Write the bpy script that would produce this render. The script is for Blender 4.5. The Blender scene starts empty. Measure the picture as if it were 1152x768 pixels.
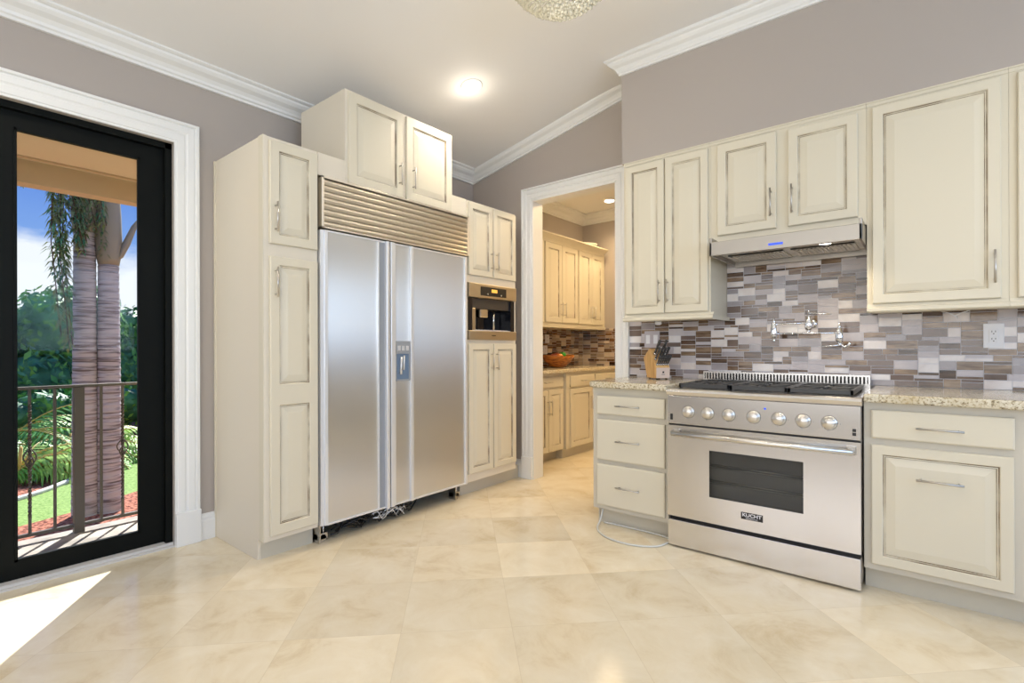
import bpy, bmesh, math, random
from mathutils import Vector, Matrix
PI = math.pi
S = bpy.context.scene
COL = S.collection

# ------------------------------------------------------------------ camera
H = 1.18
cam = bpy.data.cameras.new('camera')
cam.sensor_width = 36.0
cam.lens = 571.5 / 1152 * 36
cam.shift_y = 7.0 / 1152
cam.clip_end = 300
camo = bpy.data.objects.new('camera', cam)
COL.objects.link(camo)
yaw = math.radians(39.2)
camo.matrix_world = Matrix.Translation((0, 0, H)) @ Matrix.Rotation(yaw, 4, 'Z') @ Matrix.Rotation(PI / 2, 4, 'X') @ Matrix.Rotation(math.radians(-0.147), 4, 'Z')
S.camera = camo

# ------------------------------------------------------------------ exposure
S.view_settings.view_transform = 'Standard'
S.view_settings.look = 'None'
S.view_settings.gamma = 1.0
S.view_settings.use_curve_mapping = False
S.view_settings.exposure = 0.0

# ------------------------------------------------------------------ sky
world = bpy.data.worlds.new('sky')
S.world = world
world.use_nodes = True
nt = world.node_tree
for n in list(nt.nodes): nt.nodes.remove(n)
wo = nt.nodes.new('ShaderNodeOutputWorld'); bg = nt.nodes.new('ShaderNodeBackground')
tc = nt.nodes.new('ShaderNodeTexCoord'); sx = nt.nodes.new('ShaderNodeSeparateXYZ')
gr = nt.nodes.new('ShaderNodeValToRGB'); nz = nt.nodes.new('ShaderNodeTexNoise')
cr = nt.nodes.new('ShaderNodeValToRGB'); ad = nt.nodes.new('ShaderNodeMath'); mx = nt.nodes.new('ShaderNodeMix')
mp = nt.nodes.new('ShaderNodeMapping')
gr.color_ramp.elements[0].position = 0.0; gr.color_ramp.elements[0].color = (0.40, 0.62, 0.95, 1)
gr.color_ramp.elements[1].position = 0.30; gr.color_ramp.elements[1].color = (0.07, 0.20, 0.70, 1)
mp.inputs['Scale'].default_value = (2.2, 2.2, 5.0)
nz.inputs['Scale'].default_value = 1.6; nz.inputs['Detail'].default_value = 6; nz.inputs['Roughness'].default_value = 0.55
cr.color_ramp.elements[0].position = 0.36; cr.color_ramp.elements[1].position = 0.50
ad.operation = 'MULTIPLY_ADD'; ad.inputs[1].default_value = -1.9
mx.data_type = 'RGBA'
mx.inputs[7].default_value = (0.93, 0.95, 1.0, 1)
L = nt.links.new
L(tc.outputs['Generated'], sx.inputs[0]); L(sx.outputs['Z'], gr.inputs[0])
L(tc.outputs['Generated'], mp.inputs[0]); L(mp.outputs[0], nz.inputs[0])
# clouds sit low: noise minus elevation
mr = nt.nodes.new('ShaderNodeMath'); mr.operation = 'ADD'; mr.inputs[1].default_value = 0.24
L(sx.outputs['Z'], ad.inputs[0]); L(nz.outputs['Fac'], mr.inputs[0]); L(mr.outputs[0], ad.inputs[2])
L(ad.outputs[0], cr.inputs[0]); L(cr.outputs[0], mx.inputs[0]); L(gr.outputs[0], mx.inputs[6])
L(mx.outputs[2], bg.inputs[0]); L(bg.outputs[0], wo.inputs[0])
bg.inputs[1].default_value = 1.15

# ------------------------------------------------------------------ sun and large lights
def light(name, kind, loc, energy, color, rot=None, aim=None, **kw):
    l = bpy.data.lights.new(name, kind); l.energy = energy; l.color = color
    for k, v in kw.items(): setattr(l, k, v)
    o = bpy.data.objects.new(name, l); COL.objects.link(o); o.location = loc
    if aim is not None:
        o.rotation_euler = Vector(aim).to_track_quat('-Z', 'Y').to_euler()
    if rot: o.rotation_euler = rot
    return o
EL = math.radians(38)
hd = Vector((.443, -.322, 0)).normalized() * math.cos(EL)
light('sun', 'SUN', (-8, 6, 6), 13.0, (1.0, .96, .90), aim=(hd.x, hd.y, -math.sin(EL)), angle=math.radians(.6))
# daylight entering through the windows of the room behind the camera
light('right_window_daylight', 'AREA', (3.86, 0.1, 1.85), 110, (.48, .68, 1.0), aim=(-1, 0, .10), shape='RECTANGLE', size=5.6, size_y=1.4)
light('front_window_daylight', 'AREA', (0.2, -3.36, 1.70), 96, (1.0, .975, .95), aim=(0, 1, .40), shape='RECTANGLE', size=6.0, size_y=1.9)

# ------------------------------------------------------------------ materials
MATS = {}
def mat(name, col, rough=.5, metal=0, spec=.5, **kw):
    m = bpy.data.materials.new(name); m.use_nodes = True
    b = m.node_tree.nodes['Principled BSDF']
    b.inputs['Base Color'].default_value = (*col, 1); b.inputs['Roughness'].default_value = rough
    b.inputs['Metallic'].default_value = metal; b.inputs['Specular IOR Level'].default_value = spec
    for k, v in kw.items():
        b.inputs[k.replace('_', ' ')].default_value = v
    MATS[name] = m
    return m
def rgb(r, g, b):
    f = lambda c: (c / 255 / 12.92) if c / 255 <= .04045 else ((c / 255 + .055) / 1.055) ** 2.4
    return (f(r), f(g), f(b))
def noise_mix(m, c1, c2, scale=(1, 1, 1), ns=5, detail=4, lo=.35, hi=.65, rough=.5, dist=0, bump=0):
    nt = m.node_tree; b = nt.nodes['Principled BSDF']
    tc = nt.nodes.new('ShaderNodeTexCoord'); mp = nt.nodes.new('ShaderNodeMapping'); n = nt.nodes.new('ShaderNodeTexNoise')
    r = nt.nodes.new('ShaderNodeValToRGB')
    mp.inputs['Scale'].default_value = scale; n.inputs['Scale'].default_value = ns; n.inputs['Detail'].default_value = detail
    n.inputs['Roughness'].default_value = rough; n.inputs['Distortion'].default_value = dist
    r.color_ramp.elements[0].position = lo; r.color_ramp.elements[1].position = hi
    r.color_ramp.elements[0].color = (*c1, 1); r.color_ramp.elements[1].color = (*c2, 1)
    L = nt.links.new
    L(tc.outputs['Object'], mp.inputs[0]); L(mp.outputs[0], n.inputs[0]); L(n.outputs['Fac'], r.inputs[0]); L(r.outputs[0], b.inputs['Base Color'])
    if bump:
        bp = nt.nodes.new('ShaderNodeBump'); bp.inputs['Strength'].default_value = bump; bp.inputs['Distance'].default_value = .002
        L(n.outputs['Fac'], bp.inputs['Height']); L(bp.outputs[0], b.inputs['Normal'])
    return r

CREAM = rgb(219, 211, 190)
mat('cream_paint', CREAM, .38)
mat('cream_toe', rgb(205, 198, 180), .45)
mat('face_frame', rgb(205, 198, 182), .42)
mat('side_cream', rgb(226, 217, 199), .4)
g = mat('glaze', rgb(110, 90, 66), .5); noise_mix(g, rgb(122, 104, 80), rgb(210, 201, 180), ns=7, lo=.40, hi=.66)
g = mat('drawer_edge_shade', rgb(150, 130, 100), .5); noise_mix(g, rgb(150, 132, 104), rgb(212, 203, 182), ns=7, lo=.36, hi=.56)  # border shadow of the drawers, put into their edge colour
mat('wall_taupe', rgb(177, 168, 160), .6, spec=.3)
mat('ceiling_white', rgb(238, 236, 233), .7, spec=.2)
mat('trim_white', rgb(235, 235, 232), .35)
mat('black_frame', (.004, .005, .004), .5, spec=.12)
st = mat('stainless', (.74, .715, .67), .26, 1.0)
mat('stainless_light', (.72, .70, .68), .22, 1.0)
mat('stainless_matte', (.44, .41, .37), .38, 1.0)
mat('niche_plastic', rgb(110, 130, 155), .3)
mat('bronze_steel', (.74, .68, .58), .42, 1.0)
mat('champagne_steel', (.56, .50, .39), .36, 1.0)
mat('chrome', (.85, .85, .86), .08, 1.0)
mat('handle_steel', (.74, .71, .66), .28, 1.0)
mat('nickel', (.56, .53, .49), .3, 1.0)
mat('alu_trim', (.84, .85, .87), .35, .6)
mat('cast_iron', (.050, .050, .050), .38)
mat('dark', (.012, .011, .010), .4)
mat('brewing_dark', (.06, .05, .042), .35)
mat('black_gloss', (.01, .011, .015), .06)
mat('grey_plastic', (.32, .34, .37), .4)
mat('white_plastic', rgb(232, 232, 235), .3)
mat('plate_grey', rgb(186, 180, 186), .4)
mat('iron_rail', rgb(78, 70, 62), .5)
mat('oven_glass', (.055, .058, .058), .07, spec=.9)
mat('blue_led', (.02, .05, .6), .4, Emission_Color=(.05, .15, 1, 1), Emission_Strength=.7)
mat('amber_display', (.6, .3, .05), .4, Emission_Color=(1, .5, .08, 1), Emission_Strength=.9)
mat('lamp_glow', (1, 1, 1), .4, Emission_Color=(1, .93, .82, 1), Emission_Strength=14)
mat('hood_lamp_glow', (1, 1, 1), .4, Emission_Color=(1, .90, .75, 1), Emission_Strength=9)
mat('crystal', rgb(206, 202, 184), .08, spec=1.0, Emission_Color=(1, .96, .86, 1), Emission_Strength=.0)
mat('stucco', rgb(226, 214, 178), .8, spec=.1)
mat('stucco_tan', rgb(206, 184, 148), .8, spec=.1)
m = mat('deck_stone', rgb(150, 140, 130), .6); noise_mix(m, rgb(128, 118, 108), rgb(176, 166, 154), ns=6)

# vertical brushing of the big steel sheets spreads reflections sideways
bs = MATS['stainless'].node_tree.nodes['Principled BSDF']; bs.inputs['Roughness'].default_value = .34; bs.inputs['Anisotropic'].default_value = .97
tv = MATS['stainless'].node_tree.nodes.new('ShaderNodeCombineXYZ'); tv.inputs[1].default_value = 1.0
MATS['stainless'].node_tree.links.new(tv.outputs[0], bs.inputs['Tangent'])

# granite
m = mat('granite', (.5, .45, .36), .12)
nt = m.node_tree; b = nt.nodes['Principled BSDF']; tc = nt.nodes.new('ShaderNodeTexCoord')
n1 = nt.nodes.new('ShaderNodeTexNoise'); n1.inputs['Scale'].default_value = 85; n1.inputs['Detail'].default_value = 4; n1.inputs['Roughness'].default_value = .65
n2 = nt.nodes.new('ShaderNodeTexNoise'); n2.inputs['Scale'].default_value = 9; n2.inputs['Detail'].default_value = 3
r1 = nt.nodes.new('ShaderNodeValToRGB'); e = r1.color_ramp.elements
e[0].position = .36; e[0].color = (*rgb(104, 92, 76), 1); e[1].position = .58; e[1].color = (*rgb(224, 217, 198), 1)
k = e.new(.42); k.color = (*rgb(166, 150, 120), 1); k = e.new(.47); k.color = (*rgb(210, 199, 172), 1)
mxn = nt.nodes.new('ShaderNodeMix'); mxn.data_type = 'RGBA'; mxn.inputs[7].default_value = (*rgb(196, 176, 134), 1)
r2 = nt.nodes.new('ShaderNodeMapRange'); r2.inputs[1].default_value = .45; r2.inputs[2].default_value = .7; r2.inputs[4].default_value = .6
L = nt.links.new
L(tc.outputs['Object'], n1.inputs[0]); L(tc.outputs['Object'], n2.inputs[0]); L(n1.outputs['Fac'], r1.inputs[0]); L(n2.outputs['Fac'], r2.inputs[0])
L(r2.outputs[0], mxn.inputs[0]); L(r1.outputs[0], mxn.inputs[6]); L(mxn.outputs[2], b.inputs['Base Color'])

# polished travertine floor: square tiles laid on the diagonal
m = mat('travertine', (.7, .6, .45), .16, spec=.45)
nt = m.node_tree; b = nt.nodes['Principled BSDF']; L = nt.links.new
tc = nt.nodes.new('ShaderNodeTexCoord'); mp = nt.nodes.new('ShaderNodeMapping'); mp.vector_type = 'POINT'
T = .462
# rotate world so that tile axes are at 45 degrees, corner at (-1.36, 1.662)
a = PI / 4
ca, sa = math.cos(a), math.sin(a)
ox = -(ca * -1.36 - sa * 1.662) / T; oy = -(sa * -1.36 + ca * 1.662) / T
mp.inputs['Rotation'].default_value = (0, 0, a); mp.inputs['Scale'].default_value = (1 / T, 1 / T, 1); mp.inputs['Location'].default_value = (ox + 20, oy + 20, 0)
fl = nt.nodes.new('ShaderNodeVectorMath'); fl.operation = 'FLOOR'
fr_ = nt.nodes.new('ShaderNodeVectorMath'); fr_.operation = 'FRACTION'
wn = nt.nodes.new('ShaderNodeTexWhiteNoise'); wn.noise_dimensions = '2D'
L(tc.outputs['Object'], mp.inputs[0])
L(mp.outputs[0], fl.inputs[0]); L(mp.outputs[0], fr_.inputs[0]); L(fl.outputs[0], wn.inputs['Vector'])
# marble clouds shifted per tile
sc = nt.nodes.new('ShaderNodeVectorMath'); sc.operation = 'SCALE'; sc.inputs['Scale'].default_value = 30
av = nt.nodes.new('ShaderNodeVectorMath'); av.operation = 'ADD'
L(wn.outputs['Color'], sc.inputs[0]); L(sc.outputs[0], av.inputs[0]); L(tc.outputs['Object'], av.inputs[1])
n1 = nt.nodes.new('ShaderNodeTexNoise'); n1.inputs['Scale'].default_value = 4.2; n1.inputs['Detail'].default_value = 8; n1.inputs['Roughness'].default_value = .66; n1.inputs['Distortion'].default_value = .5
L(av.outputs[0], n1.inputs[0])
r1 = nt.nodes.new('ShaderNodeValToRGB'); e = r1.color_ramp.elements
e[0].position = .30; e[0].color = (*rgb(216, 197, 162), 1); e[1].position = .66; e[1].color = (*rgb(238, 227, 203), 1)
k = e.new(.46); k.color = (*rgb(231, 217, 188), 1)
L(n1.outputs['Fac'], r1.inputs[0])
tm = nt.nodes.new('ShaderNodeMapRange'); tm.inputs[3].default_value = .90; tm.inputs[4].default_value = 1.03
L(wn.outputs['Value'], tm.inputs[0])
ml = nt.nodes.new('ShaderNodeVectorMath'); ml.operation = 'SCALE'; L(r1.outputs[0], ml.inputs[0]); L(tm.outputs[0], ml.inputs['Scale'])
# grout
sp = nt.nodes.new('ShaderNodeSeparateXYZ'); L(fr_.outputs[0], sp.inputs[0])
def edge(sock):
    s1 = nt.nodes.new('ShaderNodeMath'); s1.operation = 'SUBTRACT'; s1.inputs[1].default_value = .5; L(sock, s1.inputs[0])
    s2 = nt.nodes.new('ShaderNodeMath'); s2.operation = 'ABSOLUTE'; L(s1.outputs[0], s2.inputs[0])
    s3 = nt.nodes.new('ShaderNodeMath'); s3.operation = 'GREATER_THAN'; s3.inputs[1].default_value = .4970; L(s2.outputs[0], s3.inputs[0]); return s3
e1, e2 = edge(sp.outputs[0]), edge(sp.outputs[1])
mm = nt.nodes.new('ShaderNodeMath'); mm.operation = 'MAXIMUM'; L(e1.outputs[0], mm.inputs[0]); L(e2.outputs[0], mm.inputs[1])
m5 = nt.nodes.new('ShaderNodeMath'); m5.operation = 'MULTIPLY'; m5.inputs[1].default_value = .28; L(mm.outputs[0], m5.inputs[0])
gx = nt.nodes.new('ShaderNodeMix'); gx.data_type = 'RGBA'; gx.inputs[7].default_value = (*rgb(186, 166, 132), 1)
L(m5.outputs[0], gx.inputs[0]); L(ml.outputs[0], gx.inputs[6]); L(gx.outputs[2], b.inputs['Base Color'])

# mosaic tiles
def tile_mats(pre, cols):
    out = []
    for i, (c1, c2, sc_, ro) in enumerate(cols):
        m = mat(pre + str(i), c1, ro, spec=.6); noise_mix(m, c1, c2, scale=sc_, ns=6, detail=5, lo=.3, hi=.7, dist=.6); out.append(m)
    return out
G1 = (1, 1, 1); G2 = (1.2, 1.2, 9)
mat('grout', rgb(214, 213, 218), .7)
TILES = tile_mats('tile', [
    (rgb(212, 200, 194), rgb(242, 238, 236), G1, .25),     # white marble
    (rgb(186, 178, 180), rgb(204, 197, 198), G1, .3),      # pale limestone grey
    (rgb(150, 142, 144), rgb(168, 161, 163), G1, .12),     # grey glass
    (rgb(100, 82, 72), rgb(122, 104, 94), G1, .1),        # taupe glass
    (rgb(84, 58, 38), rgb(164, 140, 114), G2, .12),        # brown striated
    (rgb(46, 30, 22), rgb(116, 92, 72), G2, .12)])         # dark striated
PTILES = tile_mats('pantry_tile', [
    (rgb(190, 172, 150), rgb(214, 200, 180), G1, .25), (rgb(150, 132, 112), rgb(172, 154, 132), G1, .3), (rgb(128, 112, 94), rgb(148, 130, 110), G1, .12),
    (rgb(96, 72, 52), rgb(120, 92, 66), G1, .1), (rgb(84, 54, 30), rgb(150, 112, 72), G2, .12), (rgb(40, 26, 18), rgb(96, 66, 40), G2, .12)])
TW = [.14, .30, .14, .16, .16, .10]

# wood
m = mat('block_wood', rgb(205, 160, 100), .45); noise_mix(m, rgb(196, 148, 88), rgb(222, 182, 122), scale=(1, 1, .15), ns=40, detail=3)
mat('block_pale', rgb(216, 196, 182), .45)
m = mat('bowl_wood', rgb(170, 98, 34), .35); noise_mix(m, rgb(120, 60, 18), rgb(205, 130, 54), scale=(1, 1, 4), ns=14)
mat('fruit_red', rgb(150, 70, 50), .4); mat('fruit_green', rgb(60, 160, 60), .4); mat('fruit_orange', rgb(206, 120, 44), .45)
# outdoors
m = mat('trunk', rgb(170, 160, 156), .8, spec=.1); noise_mix(m, rgb(106, 98, 96), rgb(186, 183, 184), scale=(1, 1, 14), ns=3.2, detail=5, lo=.34, hi=.52, dist=.2, bump=.6)
mat('trunk_ring', rgb(88, 70, 60), .8)
mat('crownshaft', rgb(146, 140, 122), .55)
m = mat('grass', rgb(120, 170, 60), .8, spec=.1); noise_mix(m, rgb(100, 132, 62), rgb(146, 172, 98), ns=30)
m = mat('mulch', rgb(150, 84, 66), .9, spec=.1); noise_mix(m, rgb(92, 44, 34), rgb(196, 128, 104), ns=26, detail=6, lo=.38, hi=.62, bump=1)
mat('soil', rgb(70, 52, 40), .9)
mat('curb', rgb(206, 204, 200), .7)
mat('asphalt', rgb(120, 126, 140), .8)
def leafmat(name, c1, c2):
    m = mat(name, c1, .5, spec=.25); r = noise_mix(m, c1, c2, ns=1.6, detail=4, lo=.35, hi=.65); return m
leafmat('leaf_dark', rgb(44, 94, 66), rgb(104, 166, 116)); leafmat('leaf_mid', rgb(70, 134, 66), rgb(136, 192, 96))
leafmat('leaf_bright', rgb(92, 160, 50), rgb(180, 214, 100)); leafmat('leaf_grey', rgb(96, 120, 76), rgb(150, 164, 112)); leafmat('leaf_gold', rgb(170, 150, 70), rgb(214, 180, 110))

# thin window glass: clear with a Fresnel reflection
m = bpy.data.materials.new('pane_glass'); m.use_nodes = True; MATS['pane_glass'] = m
nt = m.node_tree
for n in list(nt.nodes): nt.nodes.remove(n)
o_ = nt.nodes.new('ShaderNodeOutputMaterial'); tr = nt.nodes.new('ShaderNodeBsdfTransparent'); gl = nt.nodes.new('ShaderNodeBsdfGlossy'); mi = nt.nodes.new('ShaderNodeMixShader'); fn = nt.nodes.new('ShaderNodeFresnel')
gl.inputs['Roughness'].default_value = .0; fn.inputs[0].default_value = 1.18; tr.inputs[0].default_value = (.93, .95, .95, 1)
nt.links.new(fn.outputs[0], mi.inputs[0]); nt.links.new(tr.outputs[0], mi.inputs[1]); nt.links.new(gl.outputs[0], mi.inputs[2]); nt.links.new(mi.outputs[0], o_.inputs[0])
m = MATS['pane_glass'].copy(); m.name = 'tinted_glass'; MATS['tinted_glass'] = m
for n in m.node_tree.nodes:
    if n.type == 'BSDF_TRANSPARENT': n.inputs[0].default_value = (.78, .78, .77, 1)
    if n.type == 'FRESNEL': n.inputs[0].default_value = 1.30
mat('oven_enamel', (.22, .215, .20), .4)
mat('clear_hose', rgb(214, 214, 208), .25, spec=.8)

# ------------------------------------------------------------------ mesh helpers
class MB:
    def __init__(s): s.v = []; s.f = []; s.m = []; s.sm = []
    def add(s, vs, fs, mi=0, smooth=False):
        o = len(s.v); s.v += [Vector(v) for v in vs]
        for f in fs: s.f.append(tuple(o + i for i in f)); s.m.append(mi); s.sm.append(smooth)
        return s
    def box(s, x0, x1, y0, y1, z0, z1, mi=0):
        vs = [(x, y, z) for z in (z0, z1) for y in (y0, y1) for x in (x0, x1)]
        return s.add(vs, [(0, 2, 3, 1), (4, 5, 7, 6), (0, 1, 5, 4), (2, 6, 7, 3), (0, 4, 6, 2), (1, 3, 7, 5)], mi)
    def fbox(s, fr, u0, u1, z0, z1, d0, d1, mi=0):
        vs = [fr(u, z, d) for d in (d0, d1) for z in (z0, z1) for u in (u0, u1)]
        return s.add(vs, [(0, 1, 3, 2), (4, 6, 7, 5), (0, 4, 5, 1), (2, 3, 7, 6), (0, 2, 6, 4), (1, 5, 7, 3)], mi)
    def hexa(s, vs, mi=0):
        return s.add(vs, [(0, 2, 3, 1), (4, 5, 7, 6), (0, 1, 5, 4), (2, 6, 7, 3), (0, 4, 6, 2), (1, 3, 7, 5)], mi)
    def tube(s, pts, r, n=10, mi=0, caps=True, smooth=True):
        pts = [Vector(p) for p in pts]; rs = r if isinstance(r, (list, tuple)) else [r] * len(pts)
        t0 = (pts[1] - pts[0]).normalized(); up = Vector((0, 0, 1)) if abs(t0.z) < .9 else Vector((1, 0, 0))
        nrm = t0.cross(up).normalized(); vs = []
        for i, p in enumerate(pts):
            t = (pts[min(i + 1, len(pts) - 1)] - pts[max(i - 1, 0)]).normalized()
            nrm = (nrm - t * nrm.dot(t)).normalized(); bn = t.cross(nrm)
            for k in range(n):
                a = 2 * PI * k / n; vs.append(p + (nrm * math.cos(a) + bn * math.sin(a)) * rs[i])
        fs = [(i * n + k, i * n + (k + 1) % n, (i + 1) * n + (k + 1) % n, (i + 1) * n + k) for i in range(len(pts) - 1) for k in range(n)]
        s.add(vs, fs, mi, smooth)
        if caps:
            o = len(s.v) - len(vs); s.f.append(tuple(o + k for k in reversed(range(n)))); s.f.append(tuple(o + (len(pts) - 1) * n + k for k in range(n))); s.m += [mi, mi]; s.sm += [False, False]
        return s
    def lathe(s, c, prof, n=20, axis='Z', mi=0, smooth=True, rot=0):
        c = Vector(c); vs = []
        for (r, h) in prof:
            for k in range(n):
                a = 2 * PI * k / n + rot; x, y = r * math.cos(a), r * math.sin(a)
                vs.append(c + {'Z': Vector((x, y, h)), 'X': Vector((h, x, y)), 'Y': Vector((x, -h, y))}[axis])
        fs = [(i * n + k, i * n + (k + 1) % n, (i + 1) * n + (k + 1) % n, (i + 1) * n + k) for i in range(len(prof) - 1) for k in range(n)]
        s.add(vs, fs, mi, smooth)
        o = len(s.v) - len(vs)
        if prof[0][0] > 1e-6: s.f.append(tuple(o + k for k in reversed(range(n)))); s.m.append(mi); s.sm.append(False)
        if prof[-1][0] > 1e-6: s.f.append(tuple(o + (len(prof) - 1) * n + k for k in range(n))); s.m.append(mi); s.sm.append(False)
        return s
    def prism(s, poly, e0, e1, mi=0):
        """poly: list of 3D points at end 0; extruded so that end 1 is poly shifted by e1-e0"""
        p0 = [Vector(p) + Vector(e0) for p in poly]; p1 = [Vector(p) + Vector(e1) for p in poly]; n = len(poly)
        return s.add(p0 + p1, [tuple(reversed(range(n))), tuple(range(n, 2 * n))] + [(i, (i + 1) % n, n + (i + 1) % n, n + i) for i in range(n)], mi)
    def loft(s, A, B, mi=0, smooth=False, caps=True):
        n = len(A); fs = [(i, (i + 1) % n, n + (i + 1) % n, n + i) for i in range(n)]
        if caps: fs += [tuple(reversed(range(n))), tuple(range(n, 2 * n))]
        return s.add(list(A) + list(B), fs, mi, smooth)

ORG = {}
def build(name, mb, mats, parent=None, origin=None, bevel=0, segs=2):
    if not isinstance(mats, (list, tuple)): mats = [mats]
    og = ORG[parent] if parent is not None else Vector(origin or (0, 0, 0))
    me = bpy.data.meshes.new(name)
    me.from_pydata([v - og for v in mb.v], [], mb.f)
    for mn in mats: me.materials.append(MATS[mn] if isinstance(mn, str) else mn)
    for p, mi, sm in zip(me.polygons, mb.m, mb.sm): p.material_index = mi; p.use_smooth = sm
    bm = bmesh.new(); bm.from_mesh(me); bmesh.ops.recalc_face_normals(bm, faces=bm.faces); bm.to_mesh(me); bm.free()
    o = bpy.data.objects.new(name, me); COL.objects.link(o)
    if parent is not None: o.parent = parent
    else: o.location = og
    ORG[o] = og
    if bevel:
        b = o.modifiers.new('edge', 'BEVEL'); b.width = bevel; b.segments = segs; b.limit_method = 'ANGLE'; b.angle_limit = math.radians(50)
    return o
def thing(name, label, cat, loc=(0, 0, 0), group=None):
    o = bpy.data.objects.new(name, None); COL.objects.link(o); o.location = loc; o.empty_display_size = .1
    ORG[o] = Vector(loc)
    return tag(o, label, cat, group)
def tag(o, label, cat, group=None):
    o['label'] = label; o['category'] = cat
    if group: o['group'] = group
    return o
def struct(name, mb, mats, parent=None, bevel=0):
    o = build(name, mb, mats, parent, bevel=bevel); o['kind'] = 'structure'; return o
def copy_tree(o, loc, parent=None):
    c = o.copy(); COL.objects.link(c); c.parent = parent
    if loc is not None: c.location = loc
    for ch in list(o.children): copy_tree(ch, None, c)
    return c

# frames: u along the wall, z up, d out of the cabinet face
XL, YR, YB = -2.81, 3.31, 2.99
WL, WB = -3.47, 3.65
FL = lambda u, z, d: (XL + d, u, z)
FU = lambda u, z, d: (u, YR - d, z)
FB = lambda u, z, d: (u, YB - d, z)
FPU = lambda u, z, d: (-3.15 + d, u, z)
FPB = lambda u, z, d: (-3.0 + d, u, z)
FPC = lambda u, z, d: (-2.96 + d, u, z)

def rings(mb, fr, rect, prof, cap=True):
    """nested rectangles: prof = [(inset, depth, mat of the band that ends here)]"""
    u0, u1, z0, z1 = rect; prev = None
    for ins, d, mi in prof:
        cur = [fr(u0 + ins, z0 + ins, d), fr(u1 - ins, z0 + ins, d), fr(u1 - ins, z1 - ins, d), fr(u0 + ins, z1 - ins, d)]
        if prev:
            mb.add(prev + cur, [(i, (i + 1) % 4, 4 + (i + 1) % 4, 4 + i) for i in range(4)], mi)
        prev = cur
    if cap: mb.add(prev, [(0, 1, 2, 3)], prof[-1][2])
def panel_door(fr, u0, u1, z0, z1, panels=None, st=.05, t=.02, bev=.032, soft=False):
    mb = MB()
    rings(mb, fr, (u0, u1, z0, z1), [(0, .001, 0), (0, t - .004, 0), (.004, t, 0)], cap=False)
    panels = panels or [(z0 + st, z1 - st)]
    a, b = u0 + .004, u1 - .004
    def q(p, r, y0, y1): mb.add([fr(p, y0, t), fr(r, y0, t), fr(r, y1, t), fr(p, y1, t)], [(0, 1, 2, 3)], 0)
    q(a, u0 + st, z0 + .004, z1 - .004); q(u1 - st, b, z0 + .004, z1 - .004)
    ys = [z0 + .004] + [y for p in sorted(panels) for y in p] + [z1 - .004]
    for i in range(0, len(ys), 2): q(u0 + st, u1 - st, ys[i], ys[i + 1])
    for (y0, y1) in panels:
        rings(mb, fr, (u0 + st, u1 - st, y0, y1), [(0, t, 0), (.003, t - .004, 0), (.0068, t - .008, 1), (.011, t - .006, 0), (.0135, t - .010, 1), (.018, t - .009, 0), (.018 + bev, t - .003, 0)])
    return mb
CM = ['cream_paint', 'glaze']
def bar_handle(parent, fr, u, z, length, vertical, d0=.02, r=.0048, stand=.03, m='nickel'):
    mb = MB(); h = length / 2
    if vertical:
        mb.tube([fr(u, z - h, d0 + stand), fr(u, z + h, d0 + stand)], r)
        for s in (-1, 1): mb.tube([fr(u, z + s * (h - .018), d0 - .001), fr(u, z + s * (h - .018), d0 + stand)], r * .85, 8)
    else:
        mb.tube([fr(u - h, z, d0 + stand), fr(u + h, z, d0 + stand)], r)
        for s in (-1, 1): mb.tube([fr(u + s * (h - .018), z, d0 - .001), fr(u + s * (h - .018), z, d0 + stand)], r * .85, 8)
    return build('handle', mb, m, parent)
def door(parent, fr, u0, u1, z0, z1, hu, hz, hl=.16, vertical=True, mats=CM, m='nickel', **k):
    d = build('door', panel_door(fr, u0, u1, z0, z1, **k), mats, parent)
    bar_handle(d, fr, hu, hz, hl, vertical, m=m)
    return d
def drawer(parent, fr, u0, u1, z0, z1, hl=.165, hz=None, t=.02, hu=None):
    mb = MB(); rings(mb, fr, (u0, u1, z0, z1), [(0, .001, 0), (0, t - .005, 1), (.005, t - .001, 0), (.009, t, 0)])
    d = build('drawer', mb, ['cream_paint', 'drawer_edge_shade'], parent)
    bar_handle(d, fr, (u0 + u1) / 2 if hu is None else hu, hz if hz else (z0 + z1) / 2, hl, False)
    return d

# ------------------------------------------------------------------ room shell
RX, FY = 3.95, -3.45     # right and front walls (behind the camera)
def ZC(x):
    if x < -2.1: return 2.90 + .206 * (x + 3.35)
    if x < -1.5: return 2.90 + .206 * (x + 3.35) - .206 * (x + 2.1) ** 2 / 1.2
    return 3.2195
mb = MB(); mb.box(-3.67, RX + .15, FY - .15, 5.87, -.05, 0); struct('floor', mb, 'travertine')
mb = MB()
xs = [WL - .2] + [-2.1 + .6 * i / 12 for i in range(13)] + [RX + .15]
zs = [ZC(x) for x in xs]
vs = []
for x, z in zip(xs, zs): vs += [(x, FY - .15, z), (x, WB + .12, z), (x, WB + .12, z + .12), (x, FY - .15, z + .12)]
fs = [(4 * i + k, 4 * i + (k + 1) % 4, 4 * i + 4 + (k + 1) % 4, 4 * i + 4 + k) for i in range(len(xs) - 1) for k in range(4)] + [(0, 1, 2, 3), tuple(4 * (len(xs) - 1) + k for k in (3, 2, 1, 0))]
mb.add(vs, fs); ceil = struct('ceiling', mb, 'ceiling_white')
DY0, DY1, DZ = -.58, 1.072, 2.405
mb = MB()
mb.box(WL - .2, WL, FY, DY0, 0, 3.0); mb.box(WL - .2, WL, DY1, 5.87, 0, 3.0); mb.box(WL - .2, WL, DY0, DY1, DZ, 3.0)
struct('wall_left', mb, 'wall_taupe')
OX0, OX1, OZ = -2.735, -1.90, 2.50        # doorway
mb = MB()
mb.box(WL, OX0, WB, WB + .12, 0, 3.1); mb.box(OX1, RX, WB, WB + .12, 0, 3.22); mb.box(OX0, OX1, WB, WB + .12, OZ, 3.22)
struct('wall_back', mb, 'wall_taupe')
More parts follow.
